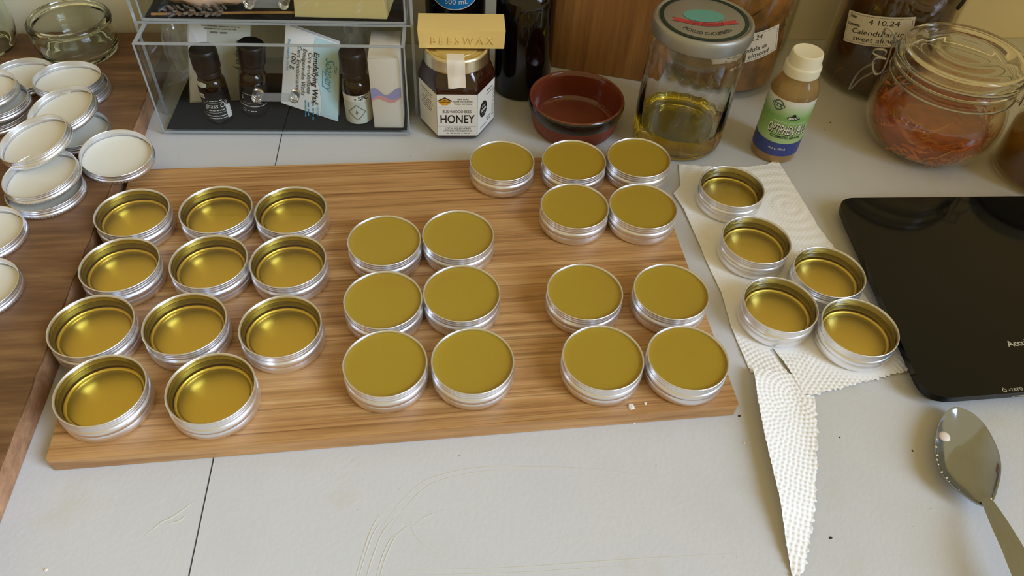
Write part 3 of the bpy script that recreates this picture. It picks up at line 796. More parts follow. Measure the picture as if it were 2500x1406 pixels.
obj('lettering', join(text(pt, 'Emulsifying Wax', .0080, .002, .006, bold=.015, width=.052), text(pt, 'Cire émulsifiante', .0062, -.001, -.0005, width=.042), text(pt, 'Emulgierendes Wachs', .0062, .000, -.0065, width=.047), text(pt, 'Cera Emulsionante', .0062, -.002, -.0125, width=.045), text(pt, '100 g', .0075, -.008, -.0185, width=.016),
                      text(pt, 'x', .006, .028, .0085), text(pt, 'x', .006, .028, .004)), M_black, pc, smooth=False)
obj('lettering', join(text(pt, 'Soapery', .0130, -.006, .0200, shear=.3, width=.034), text(pt, 'the', .006, -.013, .0265, shear=.3), text(pt, 'thesoapery.co.uk', .0042, -.012, -.0245, width=.032), text(pt, 'VEGAN', .0032, .036, .0085), greek(pt, .018, .0024, .038, .004, 0), greek(pt, .016, .0022, .037, -.001, 0), greek(pt, .018, .0022, .037, -.004, 0), patch(pt, .018, .0007, 0, 4, 1, -.001, .0135)), M_bluetext, pc, smooth=False)

p2 = empty('pale_pouch', 'pale pouch in a crinkled clear bag behind the left bottles in the drawer', 'pouch', ow(.06, .07, FZ), OA)
L = lambda u, v, z: (u - .06, v - .07, z - FZ)
qm = bil(L(.0180, .0500, .0085), L(.0820, .0520, .0120), L(.1020, .0660, .1020), L(.0350, .0700, .1040), .005)
qb = bil(L(.0180, .0600, .0085), L(.0820, .0620, .0120), L(.1020, .0740, .1020), L(.0350, .0760, .1040), -.003)
obj('pouch_body', join(grid(qm, 14, 14), grid(lambda s, t: qb(1 - s, t), 14, 14)), M_pouchgrey, p2, sharp=80)
qt = lambda u, v, d=0.0: qm(.5 + v / .066, .5 - u / .090, .0006 + d)
obj('print_panel', grid(lambda s, t: qm(.02 + .30 * s, .02 + .95 * t, .0003), 4, 10), M_pouchwhite, p2, 'white side panel')
obj('lettering', join(text(qt, '15g', .0080, -.012, -.006, bold=.02)), M_black, p2, smooth=False)
obj('lettering', join(text(qt, 'Soapery', .0125, -.008, .0235, shear=.3, width=.034), text(qt, 'the', .006, -.018, .0300, shear=.3)), M_teal2, p2, smooth=False)
obj('lettering', join(greek(qt, .022, .0022, -.0405, .002, .0002, 1), greek(qt, .040, .0018, -.0370, .002, .0002, 1), greek(qt, .034, .0018, -.0345, .002, .0002, 1), greek(qt, .020, .0030, -.031, .002, .0002, 1)), M_grey, p2, smooth=False)
random.seed(21)
def crumple(cu, cv, cz, ru, rv, rz_, seed, n=18):
    def fn(s, t):
        a, b = 2 * PI * s, PI * t; d = Vector((math.sin(b) * math.cos(a), math.sin(b) * math.sin(a), math.cos(b)))
        k = 1 + .28 * mnoise.noise(d * 2.2 + Vector((seed, 0, 0))) + .14 * mnoise.noise(d * 5.5 + Vector((0, seed, 0)))
        return Vector((cu + ru * d.x * k, cv + rv * d.y * k, cz + rz_ * d.z * k))
    return grid(fn, n * 2, n)
obj('clear_bag', mv(crumple(.022, .060, .075, .016, .022, .040, 3.1), -.06, -.07, -FZ), M_bag, p2, 'crinkled clear plastic', sharp=25)
pb = obj('clear_bag', mv(crumple(.2080, .0680, .0700, .016, .018, .038, 8.7), -.155, -.045, -FZ), M_bag, pc, 'crinkled clear plastic', sharp=25)

# upper tray: pink bag, lavender, pale wax block
pk = tag(obj('pink_bag', xf(crumple(0, 0, 0, .043, .016, .014, 5.5), Matrix.Rotation(.05, 4, 'Y')), M_pink, None, sharp=180), 'folded pale pink bag lying at the back of the upper drawer', 'bag'); pk.location = ow(.060, .0650, FZ2 + .0155); pk.rotation_euler = (0, 0, OA)
lv = empty('lavender_sprig', 'dried lavender sprig with a straw stem lying in the upper drawer', 'lavender', ow(.09, .0462, FZ2), OA)
stem = [(-.080, -.0035, .0022), (-.03, -.001, .0025), (.02, .0015, .0028), (.065, .0035, .0026)]
obj('stem', tube(stem, .0014, 8, smooth=4), M_straw, lv)
random.seed(4)
def bud(p, d, s):
    q = Vector((0, 0, 1)).rotation_difference(Vector(d).normalized()).to_matrix().to_4x4()
    return xf(lathe([(0, 0), (.00095 * s, .001 * s), (.0013 * s, .0026 * s), (.0011 * s, .0046 * s), (.0007 * s, .0058 * s), (0, .0052 * s)], 8), Matrix.Translation(p) @ q)
for k in range(46):
    t = k / 45; x = -.064 + .060 * t; a = k * 2.4
    c_, s_ = math.cos(a), math.sin(a)
    zc = .0050; p = (x, -.0025 + .0019 * t + .0016 * c_, max(.0022, zc + .0016 * s_))
    obj('bud', bud(p, (-.75, c_ * .8, max(-.25, s_ * .8)), random.uniform(.95, 1.35)), M_lav, lv)
wb = tag(obj('wax_block', prism([(-.047, -.020), (.048, -.022), (.053, .020), (-.044, .022)], 0, .030, .0030, 4), M_waxpale, None), 'large pale yellow wax block with a chipped end in the upper drawer', 'wax block'); wb.location = ow(.2010, .0655, FZ2 + .0002); wb.rotation_euler = (0, 0, OA)
# upper faces of the block slightly narrower
for p in wb.data.vertices:
    if p.co.z > .02: p.co.x *= .95; p.co.y *= .92

# ------------------------------------------------------------------ honey jar with beeswax bar
HC = Vector((-.0757, .7372, 0)); HA = math.radians(6)
hj = empty('honey_jar', 'hexagonal jar of dark honey with a white label and gold lid', 'jar', HC, HA); hj.scale = (1, 1, 1.02)
def hexring(ap, z, rnd=.12):
    c = [Vector((ap / math.cos(PI / 6) * math.cos(PI / 3 * i + PI / 2 + PI / 6 - PI / 6 * 0), ap / math.cos(PI / 6) * math.sin(PI / 3 * i + PI / 2 + PI / 6), 0)) for i in range(6)]
    # corners at angles 120+60i degrees => flats at -90, -30 ...
    out = []
    for i in range(6):
        p = c[i]; a = c[i - 1]; b = c[(i + 1) % 6]
        s = p.lerp(a, rnd); e = p.lerp(b, rnd)
        for j in range(5): t = j / 4; q = (1 - t) ** 2 * s + 2 * t * (1 - t) * p + t * t * e; out.append((q.x, q.y, z))
    return out
def circring(r, z):
    h = hexring(.03, 0); return [(r * math.cos(math.atan2(p[1], p[0])), r * math.sin(math.atan2(p[1], p[0])), z) for p in h]
def blend(ap, r, t, z): a, b = hexring(ap, z), circring(r, z); return [tuple(Vector(p).lerp(Vector(q), t)) for p, q in zip(a, b)]
rings = [[(0, 0, .0012)] * 30, hexring(.031, .0012), hexring(.033, 0), hexring(.0362, .0012), hexring(.0378, .0045), hexring(.0378, .060), blend(.0376, .038, .1, .0640), blend(.0362, .038, .35, .0690), blend(.0345, .037, .7, .0745), circring(.0345, .0785), circring(.0335, .0800), circring(.0335, .092), circring(.001, .092)]
V = [p for r in rings for p in r]; F = [(k * 30 + i, k * 30 + (i + 1) % 30, (k + 1) * 30 + (i + 1) % 30, (k + 1) * 30 + i) for k in range(len(rings) - 1) for i in range(30)]
obj('glass_body', (V, F), M_honey, hj, 'jar full of dark honey', sharp=50)
obj('lid', lathe([(0, .0800), (.0352, .0800), (.0358, .0805), (.0358, .0825), (.0354, .0835), (.0356, .0925), (.0350, .0945), (.0335, .0955), (.0315, .0952), (.0305, .0942), (.0240, .0940), (.0235, .0945), (0, .0945)], 64), M_goldlid, hj, 'shiny gold screw lid')
ap = .0378; side = .0436
def face(i):  # 0 front, 1 right, -1 left
    a = math.radians(-90 + 60 * i); nrm = Vector((math.cos(a), math.sin(a), 0)); ux = Vector((-math.sin(a), math.cos(a), 0))
    return flat(nrm * ap + Vector((0, 0, .0325)), ux, (0, 0, 1), .0002)
LH = .052
f0, fr_, fl_ = face(0), face(1), face(-1)
lb = obj('label', patch(f0, side * 1.0, LH, 0, 2, 2), M_labelw, hj, 'white printed label', smooth=False)
obj('label', patch(fr_, side * .9, LH, 0, 2, 2, -.002), M_labelw, hj, 'right side of the label', smooth=False); obj('label', patch(fl_, side * .9, LH, 0, 2, 2, .002), M_labelw, hj, 'left side of the label', smooth=False)
obj('lettering', join(text(f0, 'HONEY', .0145, 0, -.0050, bold=.012, width=.0375), text(f0, 'BUSHWOOD BEES', .0050, -.0002, .0048, width=.031), text(f0, 'LOCAL LIQUID HONEY', .0036, .001, -.0168, width=.028), text(f0, 'WWW.BUSHWOODBEES.CO.UK', .0030, .0005, -.0198, width=.032), greek(f0, .026, .0015, .001, -.0226),
                      text(f0, '100% PURE.', .0026, .0065, .0202), text(f0, 'NEVER PASTEURISED.', .0026, .0065, .0172, width=.021), text(f0, 'TRULY ARTISAN.', .0026, .0065, .0142)), M_black, hj, smooth=False)
obj('print_line', join(patch(f0, side * .96, .00025, .0002, 1, 1, 0, .0098), patch(f0, side * .96, .00025, .0002, 1, 1, 0, -.0136)), M_grey, hj, smooth=False)
hexp = [(-.0070, .0010), (-.0056, -.0024), (-.0026, -.0046), (.0026, -.0046), (.0056, -.0024), (.0070, .0010), (0, .0046)]
obj('logo', poly_patch(f0, [(-.0132 + a, .0175 + b) for a, b in hexp], .0002), M_yellow, hj, 'yellow beehive badge', smooth=False)
vv = [f0(-.0132 + a * 1.1, .0178 + b * 1.1 - (0), .00035) for a, b in ((-.0070, .0008), (0, .0046), (.0070, .0008))] + [f0(-.0132 + a * 1.1, .0178 + b * 1.1, .00035) for a, b in ((-.0070, -.0004), (0, .0034), (.0070, -.0004))]
obj('logo_roof', (vv, [(0, 1, 4, 3), (1, 2, 5, 4)]), M_black, hj, smooth=False)
obj('lettering', join(text(f0, 'BUSHWOOD BEES', .0021, -.0132, .0168, d=.0004, bold=.02, width=.0118), disc_patch(f0, -.0132, .0192, .0014, .0005, .0004)), M_black, hj, smooth=False)
obj('award_badge', disc_patch(fr_, -.0085, .0010, .0082, .0098, .0003), M_black, hj, 'black round award badge', smooth=False)
obj('lettering', join(text(fr_, 'taste', .0062, -.0085, .0010, d=.0005, bold=.02), text(fr_, 'Great', .0034, -.0085, .0055, d=.0005), text(fr_, '★ ★'.replace('★', '*'), .0050, -.0085, -.0050, d=.0005)), M_white, hj, smooth=False)
obj('lettering', join(greek(fr_, .013, .0028, .0055, .0195), greek(fr_, .014, .0015, .0055, .0150), *[greek(fr_, .036, .0014, .0125 + .0026 * k, -.001, rot=1) for k in range(2)], greek(fr_, .014, .0016, -.008, -.0205), greek(fr_, .010, .0022, .004, -.0150), greek(fr_, .008, .0022, .004, -.0185)), M_grey, hj, smooth=False)
obj('lettering', join(*[greek(fl_, w_, .0016, .0005, .0190 - .0030 * k) for k, w_ in enumerate((.024, .020, .006, .022, .025, .021, .024, .017))]), M_grey, hj, smooth=False)
# paper seal over the lid
seal = [(.0185, -.0005), (.0186, .0040), (.0190, .0150), (.0195, .0210), (.0196, .0290)]
path = [(-.0200, .0958), (-.0330, .0962), (-.0352, .0950), (-.0364, .0900), (-.0366, .0815), (-.0372, .0770), (-.0384, .0720), (-.0392, .0675)]
pp = catmull([(0, a, b) for a, b in path], 3)
def seal_fn(s, t):
    p = pp[min(len(pp) - 1, int(round(t * (len(pp) - 1))))]; w = .0185; return Vector((-.0005 + (s - .5) * w + .0015 * (t - .5), p.y - .0004 + .0006 * math.sin(s * 7 + t * 3), p.z + .0008 * math.sin(t * 18 + s) * t))
obj('paper_seal', grid(seal_fn, 6, len(pp) - 1), M_cream, hj, 'white paper tamper seal over the lid')

BWL = (.5 * (-.1150 - .0265), .7435, .0978)
bw = empty('beeswax_bar', 'yellow beeswax bar stamped BEESWAX lying on the honey jar lid', 'wax bar', BWL, HA)
bv = prism([(-.0455, -.0165), (.0455, -.0165), (.0455, .0185), (-.0455, .0185)], 0, .0212, .0036, 5)
bv = ([Vector((p[0] * (1 - .02 * (1 - p[2] / .0212)), p[1] - .0015 * (p[2] / .0212 - .5), p[2])) for p in bv[0]], bv[1])
obj('bar', bv, M_wax, bw)
fb = flat((0, -.0169, .0092), (1, 0, 0), (0, .06, 1), .0001)
ev, ef = text_mesh('BEESWAX', .0115, 0, 0, 1.45)
ws = .066 / (max(p[0] for p in ev) - min(p[0] for p in ev))
ex = [fb(x * ws + .001, y, .0005) for x, y in ev]; exb = [fb(x * ws + .001, y, -.0003) for x, y in ev]; ne = len(ex)
from collections import Counter
ec = Counter(); 
for fc in ef:
    for a, b in zip(fc, fc[1:] + fc[:1]): ec[(a, b)] += 1
sides = [(a, b, b + ne, a + ne)[::-1] for (a, b) in ec if (b, a) not in ec]
obj('stamp', (ex + exb, list(ef) + sides), M_wax, bw, 'raised lettering BEESWAX', smooth=False)

# ------------------------------------------------------------------ amber bottles
ab = empty('amber_bottle', 'large dark amber bottle standing right of the honey jar', 'bottle', (-.0043, .8165, 0))
obj('glass', lathe([(0, .003), (.026, .002), (.0305, 0), (.0335, .0015), (.0342, .005), (.0342, .112), (.0335, .119), (.0300, .128), (.0230, .137), (.0150, .144), (.0125, .150), (.0125, .168), (.0140, .169), (.0140, .172), (0, .172)], 64), M_amber, ab, sharp=30)
obj('cap', lathe([(0, .170), (.0150, .170), (.0158, .1715), (.0158, .1880), (.0150, .1895), (0, .1895)], 40), M_darkcap, ab)
a5 = empty('amber_bottle', 'amber bottle with a bright blue 500 mL label behind the honey jar', 'bottle', (-.0860, .8320, 0))
obj('glass', lathe([(0, .003), (.026, .002), (.0310, 0), (.0340, .0015), (.0348, .005), (.0348, .150), (.0340, .157), (.0300, .167), (.0200, .178), (.0130, .186), (.0125, .205), (0, .205)], 64), M_amber, a5, sharp=30)
obj('cap', lathe([(0, .198), (.0150, .198), (.0158, .1995), (.0158, .2160), (.0150, .2175), (0, .2175)], 40), M_darkcap, a5)
mp = cyl(.0348, -86, z0=.128)
ov = lambda k, n=40: [(.0335 * k * math.cos(2 * PI * i / n), .0245 * k * math.sin(2 * PI * i / n)) for i in range(n)]
def oval(k, d):
    v = [mp(0, 0, d)]; f = []; n = 40
    for r in range(1, 9):
        for p in ov(k * r / 8): v.append(mp(p[0], p[1], d))
    for i in range(n): f.append((0, 1 + i, 1 + (i + 1) % n))
    for r in range(7):
        for i in range(n): j = (i + 1) % n; f.append((1 + r * n + i, 1 + (r + 1) * n + i, 1 + (r + 1) * n + j, 1 + r * n + j))
    return v, f
obj('label', oval(1.0, 0), M_white, a5, 'white oval label border'); obj('label', oval(.955, .0002), M_bluebright, a5, 'bright blue oval label')
obj('lettering', text(mp, '500 mL', .0085, .002, -.0150, d=.0006), M_white, a5, smooth=False)

# ------------------------------------------------------------------ wooden board against the wall
wbA, wbB = Vector((.0285, .8653)), Vector((.1413, .8446)); wang = math.atan2(wbB.y - wbA.y, wbB.x - wbA.x)
w2 = empty('oak_board', 'upright reddish brown wooden board propped behind the terracotta dish', 'board', (wbA.x - .002, wbA.y, .0004), wang)
w2.rotation_euler = (-.07, 0, wang)
o2 = obj('board', prism(round_poly([(0, 0), (.146, 0), (.146, .30), (0, .30)], .008, 5), -.016, 0, .002, 2), M_backboard, w2, sharp=60)
for p in o2.data.vertices: x, y, z = p.co; p.co = (x, -z, y)
o2.data.flip_normals()

# ------------------------------------------------------------------ terracotta dish
td = empty('terracotta_dish', 'small round glazed terracotta dish with a dark rim, empty', 'dish', (.0588, .7430, .0002))
out = [(0, .001), (.0400, .001), (.0425, 0), (.0455, .001), (.0475, .004), (.0495, .012), (.0512, .022)]
obj('outer_wall', lathe(out + [(.0490, .022), (.0470, .010), (.0440, .0045), (0, .0045)], 72), M_terraraw, td)
obj('rim', lathe([(.0512, .0215), (.0530, .0250), (.0545, .0300), (.0547, .0345), (.0538, .0375), (.0522, .0388), (.0512, .0380), (.0495, .0300), (.0488, .0215)], 72, closed=True), M_rimglaze, td, 'dark brown glazed rim')
obj('glazed_bowl', lathe([(.0536, .0378), (.0527, .0389), (.0517, .0388), (.0506, .0375), (.0492, .0300), (.0478, .0200), (.0462, .0110), (.0440, .0072), (.0400, .0060), (0, .0056), (0, .0050), (.044, .0055), (.0490, .0200), (.0512, .0370)], 72), M_terra, td, 'shiny red-brown glazed inside', sharp=60)

# ------------------------------------------------------------------ pickle jar with oil
pj_ = empty('pickle_jar', 'glass pickled cucumber jar with silver lid holding olive oil', 'jar', (.1765, .7330, .0002))
random.seed(9)
def ribs(r, z, a):
    k = 0.0
    if .094 < z < .116: k = .0006 * max(0, math.sin(a * 22)) * math.sin((z - .094) / .022 * PI)
    if .010 < z < .026: k = .0006 * max(0, math.sin(a * 22)) * math.sin((z - .010) / .016 * PI)
    return r + k if r > .046 else r
zs_o = [(0, .0030), (.030, .0022), (.040, .0004), (.0440, 0), (.0475, .0016), (.0495, .0055), (.0503, .010)] + [(.0505, .010 + .002 * i) for i in range(1, 9)] + [(.0505, .05), (.0505, .093)] + [(.0505, .093 + .0023 * i) for i in range(1, 11)] + [(.0500, .1185), (.0485, .1230), (.0472, .1265), (.0470, .130), (.0474, .132), (.0474, .142), (.0470, .1435), (.0455, .1435)]
zs_i = [(.0448, .1420), (.0446, .130), (.0450, .126), (.0464, .1225), (.0478, .118), (.0483, .110), (.0483, .012), (.0470, .008), (.0430, .0058), (0, .0062)]
obj('glass', lathe(zs_o + zs_i, 88, radial=ribs), M_glass, pj_, sharp=60)
obj('oil', lathe([(0, .0056), (.0431, .0052), (.0471, .0074), (.0485, .0115), (.0485, .0280), (.0478, .0273), (.046, .0270), (0, .0270)], 72), M_oilbody, pj_, 'golden green olive oil')
obj('lid', lathe([(.0462, .1305), (.0505, .1305), (.0515, .1310), (.0518, .1320), (.0517, .1410), (.0512, .1445), (.0500, .1462), (.0485, .1468), (.0470, .1462), (.0462, .1455), (.0440, .1458), (.0360, .1462), (0, .1462), (0, .1440), (.0475, .1440), (.0480, .1320)], 80), M_silverlid, pj_, 'silver screw lid')
LT = .1464
tm = flat((0, 0, LT), (math.cos(.02), math.sin(.02), 0), (-math.sin(.02), math.cos(.02), 0), .0001)
obj('print_ring', ring_patch(tm, 0, 0, .0452, .0452, .09, .0, 64), M_greenprint, pj_, 'dark green printed ring', smooth=False)
obj('lettering', text(tm, 'PICKLED CUCUMBERS', .0078, 0, 0, d=.00002, arc=-.0315, width=.052), M_black, pj_, smooth=False)
obj('print_oval', disc_patch(tm, 0, .004, .021, .013, .00002), M_teal, pj_, 'teal printed oval', smooth=False)
rb = [(-.033, -.0005), (-.026, -.0035), (-.012, -.0085), (0, -.0100), (.012, -.0085), (.026, -.0035), (.033, -.0005), (.030, -.0045), (.034, -.0085), (.026, -.0105), (.012, -.0155), (0, -.0170), (-.012, -.0155), (-.026, -.0105), (-.034, -.0085), (-.030, -.0045)]
obj('print_ribbon', poly_patch(tm, rb, .00006), M_red, pj_, 'red printed ribbon', smooth=False)
obj('lettering', text(tm, 'Mrs Elswood', .0075, 0, .0265, d=.00012, shear=.3, arc=-.040, width=.036), plain('ribbon_lettering', '#5d1a22', .5), pj_, smooth=False)

# ------------------------------------------------------------------ petals helper (uncountable contents)
def strands(n, rng, rmaxf, size, seed, curl=1.0, wid=1.0, prefer_edge=.6):
    random.seed(seed); V, F = [], []
    for _ in range(n):
        z = random.uniform(*rng); R = rmaxf(z) * .965; r = R * (math.sqrt(random.random()) * (1 - prefer_edge) + prefer_edge * random.uniform(.86, 1.0)); a = random.uniform(0, 2 * PI)
        p = Vector((r * math.cos(a), r * math.sin(a), z)); tdir = Vector((-math.sin(a), math.cos(a), random.gauss(0, .5))).normalized(); rad = Vector((math.cos(a), math.sin(a), 0))
        L_ = size * random.uniform(.6, 1.3); w = size * random.uniform(.05, .10) * wid; k = 5; bend = random.gauss(0, .5) * curl; b0 = len(V)
        for i in range(k + 1):
            t = i / k - .5; q = p + tdir * (L_ * t) + Vector((0, 0, 1)) * (bend * L_ * (t * t)) - rad * (L_ * L_ * t * t * 6)
            rr = math.hypot(q.x, q.y); mx = rmaxf(q.z) * .985
            if rr > mx: q.x *= mx / rr; q.y *= mx / rr
            wd = w * (1 - abs(2 * t) ** 2 * .8)
            V += [q + Vector((0, 0, wd)), q - Vector((0, 0, wd)) - rad * wd * .6]
        for i in range(k): F.append((b0 + 2 * i, b0 + 2 * i + 1, b0 + 2 * i + 3, b0 + 2 * i + 2))
    return V, F

# ------------------------------------------------------------------ dried calendula jar behind the pickle jar
j2 = empty('petal_jar', 'tall glass jar of dried orange petals with a handwritten label, behind the pickle jar', 'jar', (.2485, .8830, .0003))
obj('glass', lathe([(0, .003), (.055, .002), (.062, 0), (.0665, .002), (.0687, .008), (.0687, .150), (.066, .160), (.058, .168), (.056, .180), (.0545, .180), (.0565, .167), (.0645, .158), (.0668, .148), (.0668, .010), (.062, .006), (0, .006)], 72), M_jarshell, j2)
obj('lid', lathe([(0, .176), (.058, .176), (.060, .177), (.060, .193), (.058, .195), (0, .195)], 64), M_silverlid, j2)
rj = lambda z: .0660
obj('petal_mass', lathe([(0, .0065), (.060, .0065), (.0630, .010), (.0630, .045), (.062, .060), (.058, .085), (.0625, .100), (.060, .120), (.050, .132), (0, .135)], 48), plain('petal_mass', '#6e4a1e', .9, var=('#a06a2a', 55), bmp=(90, 1.0)), j2, 'packed dried petals')['kind'] = 'stuff'
obj('petals', strands(420, (.008, .130), rj, .016, 31), M_dryorange, j2, 'loose orange dried petals')['kind'] = 'stuff'
obj('petals', strands(220, (.03, .135), rj, .016, 32), M_drybrown, j2, 'loose brown dried petals')['kind'] = 'stuff'
LB = lambda w, h, c=.003: [(-w / 2 + c * .3, -h / 2), (w / 2, -h / 2), (w / 2, h / 2), (-w / 2, h / 2)]
def jar_label(par, mp, w, h, lines, seed):
    obj('label', patch(mp, w, h, 0, 26, 4), M_cream, par, 'cream paper label')
    d = []
    for k in range(int(w * .94 / .0022)):
        x = -w * .47 + k * .0022
        for y in (-h / 2 + .0022, h / 2 - .0022): d.append(patch(mp, .0012, .0005, .0002, 1, 1, x, y))
    for k in range(int(h * .86 / .0022)):
        y = -h * .43 + k * .0022
        for x in (-w / 2 + .0022, w / 2 - .0022): d.append(patch(mp, .0005, .0012, .0002, 1, 1, x, y))
    obj('label_border', join(*d), M_ink, par, 'dashed printed border', smooth=False)
    obj('lettering', join(*[text(mp, *a, d=.0003, **k) for a, k in lines]), M_ink, par, smooth=False)
mp = cyl(.0687, -86, .0003, tilt=16, z0=.070)
jar_label(j2, mp, .078, .036, [(('Date:', .0045, -.030, .0130), dict(bold=.03)), (('15.2.24', .0080, .006, .0110), dict(shear=.2)), (('Contents:', .0045, -.028, .0030), dict(bold=.03)), (('Calendula in', .0085, .002, -.0030), dict(shear=.2)), (('sweet almond', .0085, .002, -.0110), dict(shear=.2))], 1)

# ------------------------------------------------------------------ big calendula jar
j3 = empty('infusion_jar', 'big dark jar of calendula steeping in oil with a handwritten label', 'jar', (.4435, .8930, .0003))
obj('glass', lathe([(0, .003), (.052, .002), (.059, 0), (.0645, .002), (.0672, .008), (.0676, .060), (.0676, .150), (.0655, .162), (.058, .170), (.056, .182), (.0545, .182), (.0565, .169), (.0640, .160), (.0658, .148), (.0655, .010), (.061, .006), (0, .006)], 72), M_jarshell, j3)
obj('clip_lid', lathe([(0, .180), (.057, .180), (.061, .182), (.061, .190), (.057, .194), (.045, .198), (0, .199)], 64), M_jarshell, j3, 'glass clip lid')
rb_ = lambda z: .0648
obj('oil', lathe([(0, .0062), (.061, .0062), (.0652, .0105), (.0655, .146), (0, .146)], 64), M_darkoil, j3, 'dark steeping oil')
obj('flower_mass', lathe([(0, .0065), (.055, .0065), (.058, .012), (.060, .05), (.057, .08), (.060, .11), (.057, .14), (0, .144)], 48), plain('flower_mass', '#6b4a1c', .9, var=('#3d2a10', 38), bmp=(60, 1.0)), j3, 'packed steeping flowers')['kind'] = 'stuff'
obj('petals', strands(330, (.010, .145), rb_, .024, 41, 1.6), M_drybrown, j3, 'brown petals')['kind'] = 'stuff'
obj('petals', strands(110, (.010, .145), rb_, .022, 42, 1.6), M_dryorange, j3, 'orange petals')['kind'] = 'stuff'
obj('petals', strands(60, (.09, .145), rb_, .018, 43, 1.6), M_dryyellow, j3, 'yellow petals')['kind'] = 'stuff'
mp = cyl(.0676, -128, .0003, tilt=15, z0=.088)
jar_label(j3, mp, .080, .036, [(('Date:', .0045, -.030, .0130), dict(bold=.03)), (('4 10.24', .0085, .008, .0100), dict(shear=.1, width=.034)), (('Contents:', .0045, -.028, .0040), dict(bold=.03)), (('Calendular in', .0085, .001, -.0030), dict(shear=.15, width=.060)), (('sweet almond', .0085, .003, -.0110), dict(shear=.15, width=.060))], 2)
obj('clasp', tube([(.030, -.0640, .152), (.033, -.0665, .140), (.031, -.0675, .132), (.030, -.0672, .128)], .0022, 8, smooth=4), M_darkcap, j3, 'dark wire clasp tail')

# ------------------------------------------------------------------ preservative bottle
op = empty('preservative_bottle', 'plastic bottle with white cap and green and blue label on the worktop', 'bottle', (.2858, .7185, .0002))
RO = .0249
obj('bottle_body', lathe([(0, .001), (.0205, .001), (.0225, 0), (.0243, .0015), (.0249, .0045), (.0249, .0800), (.0246, .0845), (.0235, .0890), (.0212, .0940), (.0185, .0985), (.0170, .1020), (.0165, .1060), (0, .1060)], 56), M_optiliq, op, 'translucent straw coloured bottle')
obj('contents', lathe([(0, .002), (.0235, .002), (.0240, .006), (.0240, .080), (.0225, .089), (.0195, .095), (0, .096)], 48), M_optiliq, op, 'pale amber liquid')
obj('cap', lathe([(0, .1010), (.0180, .1010), (.0187, .1018), (.0188, .1105), (.0185, .1118), (.0172, .1128), (.0168, .1150), (.0163, .1225), (.0158, .1250), (.0146, .1258), (.0120, .1250), (0, .1247)], 56), M_capwhite, op, 'white screw cap')
mp = cyl(RO, -100, .0002, z0=.0455)
gm, nt, b, o_ = newmat('green_label'); tcn = N(nt, 'ShaderNodeTexCoord'); sx_ = N(nt, 'ShaderNodeSeparateXYZ'); nt.links.new(tcn.outputs['Object'], sx_.inputs[0])
mr = N(nt, 'ShaderNodeMapRange'); mr.inputs['From Min'].default_value = .025; mr.inputs['From Max'].default_value = .080; nt.links.new(sx_.outputs['Z'], mr.inputs[0])
nt.links.new(ramp(nt, mr.outputs[0], [(0, '#a9c48c'), (.35, '#8db568'), (.62, '#7dab5e'), (.82, '#bccfaa'), (.95, '#dedfd8')]), b.inputs['Base Color']); b.inputs['Roughness'].default_value = .4
obj('label', patch(mp, .134, .069, 0, 60, 6), gm, op, 'green printed label')
def blue_fn(s, t):
    u = (s - .5) * .134; topz = -.0165 - .0014 * math.cos(u / .0249 * 1.0); return mp(u, -.0345 + (topz + .0345) * t, .0002)
obj('label_band', grid(blue_fn, 60, 2), M_blue, op, 'dark blue printed band')
mo = cyl(RO, -92, .0002, z0=.0455)
sh = text(mo, 'OPTIPHEN PLUS', .0160, .0006, -.0016, d=.0003, shear=.15, bold=.03, width=.0445); obj('lettering', sh, M_black, op, smooth=False)
obj('lettering', join(text(mo, 'OPTIPHEN PLUS', .0160, 0, -.0006, d=.0006, shear=.15, bold=.012, width=.0440), text(mo, 'MAKE YOUR OWN COSMETICS', .0032, 0, .0085, d=.0003, width=.036), text(mo, '4oz (120ml)', .0038, -.005, -.0250, d=.0005)), M_white, op, smooth=False)
obj('lettering', text(mo, 'COSMETIC GRADE', .0046, 0, -.0100, d=.0003, bold=.02, width=.034), M_greenprint, op, smooth=False)
obj('logo', join(disc_patch(mo, .001, .0150, .0068, .0024, .0003), disc_patch(mo, .001, .0180, .002, .0022, .0003)), M_black, op, smooth=False); obj('lettering', text(mo, 'MYOC', .0036, .001, .0150, d=.0006, bold=.02), M_white, op, smooth=False)
obj('stamp_badge', join(ring_patch(mo, -.0185, .0265, .0060, .0060, .22, .0003), patch(mo, .0145, .0034, .0004, 4, 1, -.0185, .0265)), M_teal2, op, 'round grey quality stamp', smooth=False); obj('lettering', greek(mo, .0120, .0020, -.0185, .0265, .0007), M_white, op, smooth=False)

# ------------------------------------------------------------------ clip-top jar with orange infusion
cj = empty('clip_jar', 'round bellied clip-top glass jar of orange petal infusion', 'jar', (.4630, .7530, .0008)); cj.scale = (1, 1, 1.16)
bel = [(.0440, 0), (.0520, .0015), (.0600, .0070), (.0665, .0160), (.0705, .0270), (.0718, .0380), (.0705, .0490), (.0670, .0590), (.0625, .0670), (.0600, .0715), (.0605, .0735)]
obj('glass', lathe([(0, .002), (.042, .001)] + bel + [(.0640, .0745), (.0648, .0765), (.0640, .0790), (.0612, .0805), (.0580, .0800)] + [(.0575, .0730), (.0600, .0660), (.0650, .0575), (.0685, .0480), (.0698, .0380), (.0685, .0275), (.0645, .0170), (.0580, .0085), (.0500, .0035), (0, .0035)], 80), M_jarshell, cj)
def rcj(z):
    pts = [(.0500, .0035), (.0580, .0085), (.0645, .0170), (.0685, .0275), (.0698, .0380), (.0685, .0480), (.0650, .0575), (.0600, .0660), (.0575, .0730)]
    for (r0, z0), (r1, z1) in zip(pts, pts[1:]):
        if z <= z1: return r0 + (r1 - r0) * max(0, (z - z0) / (z1 - z0))
    return .0575
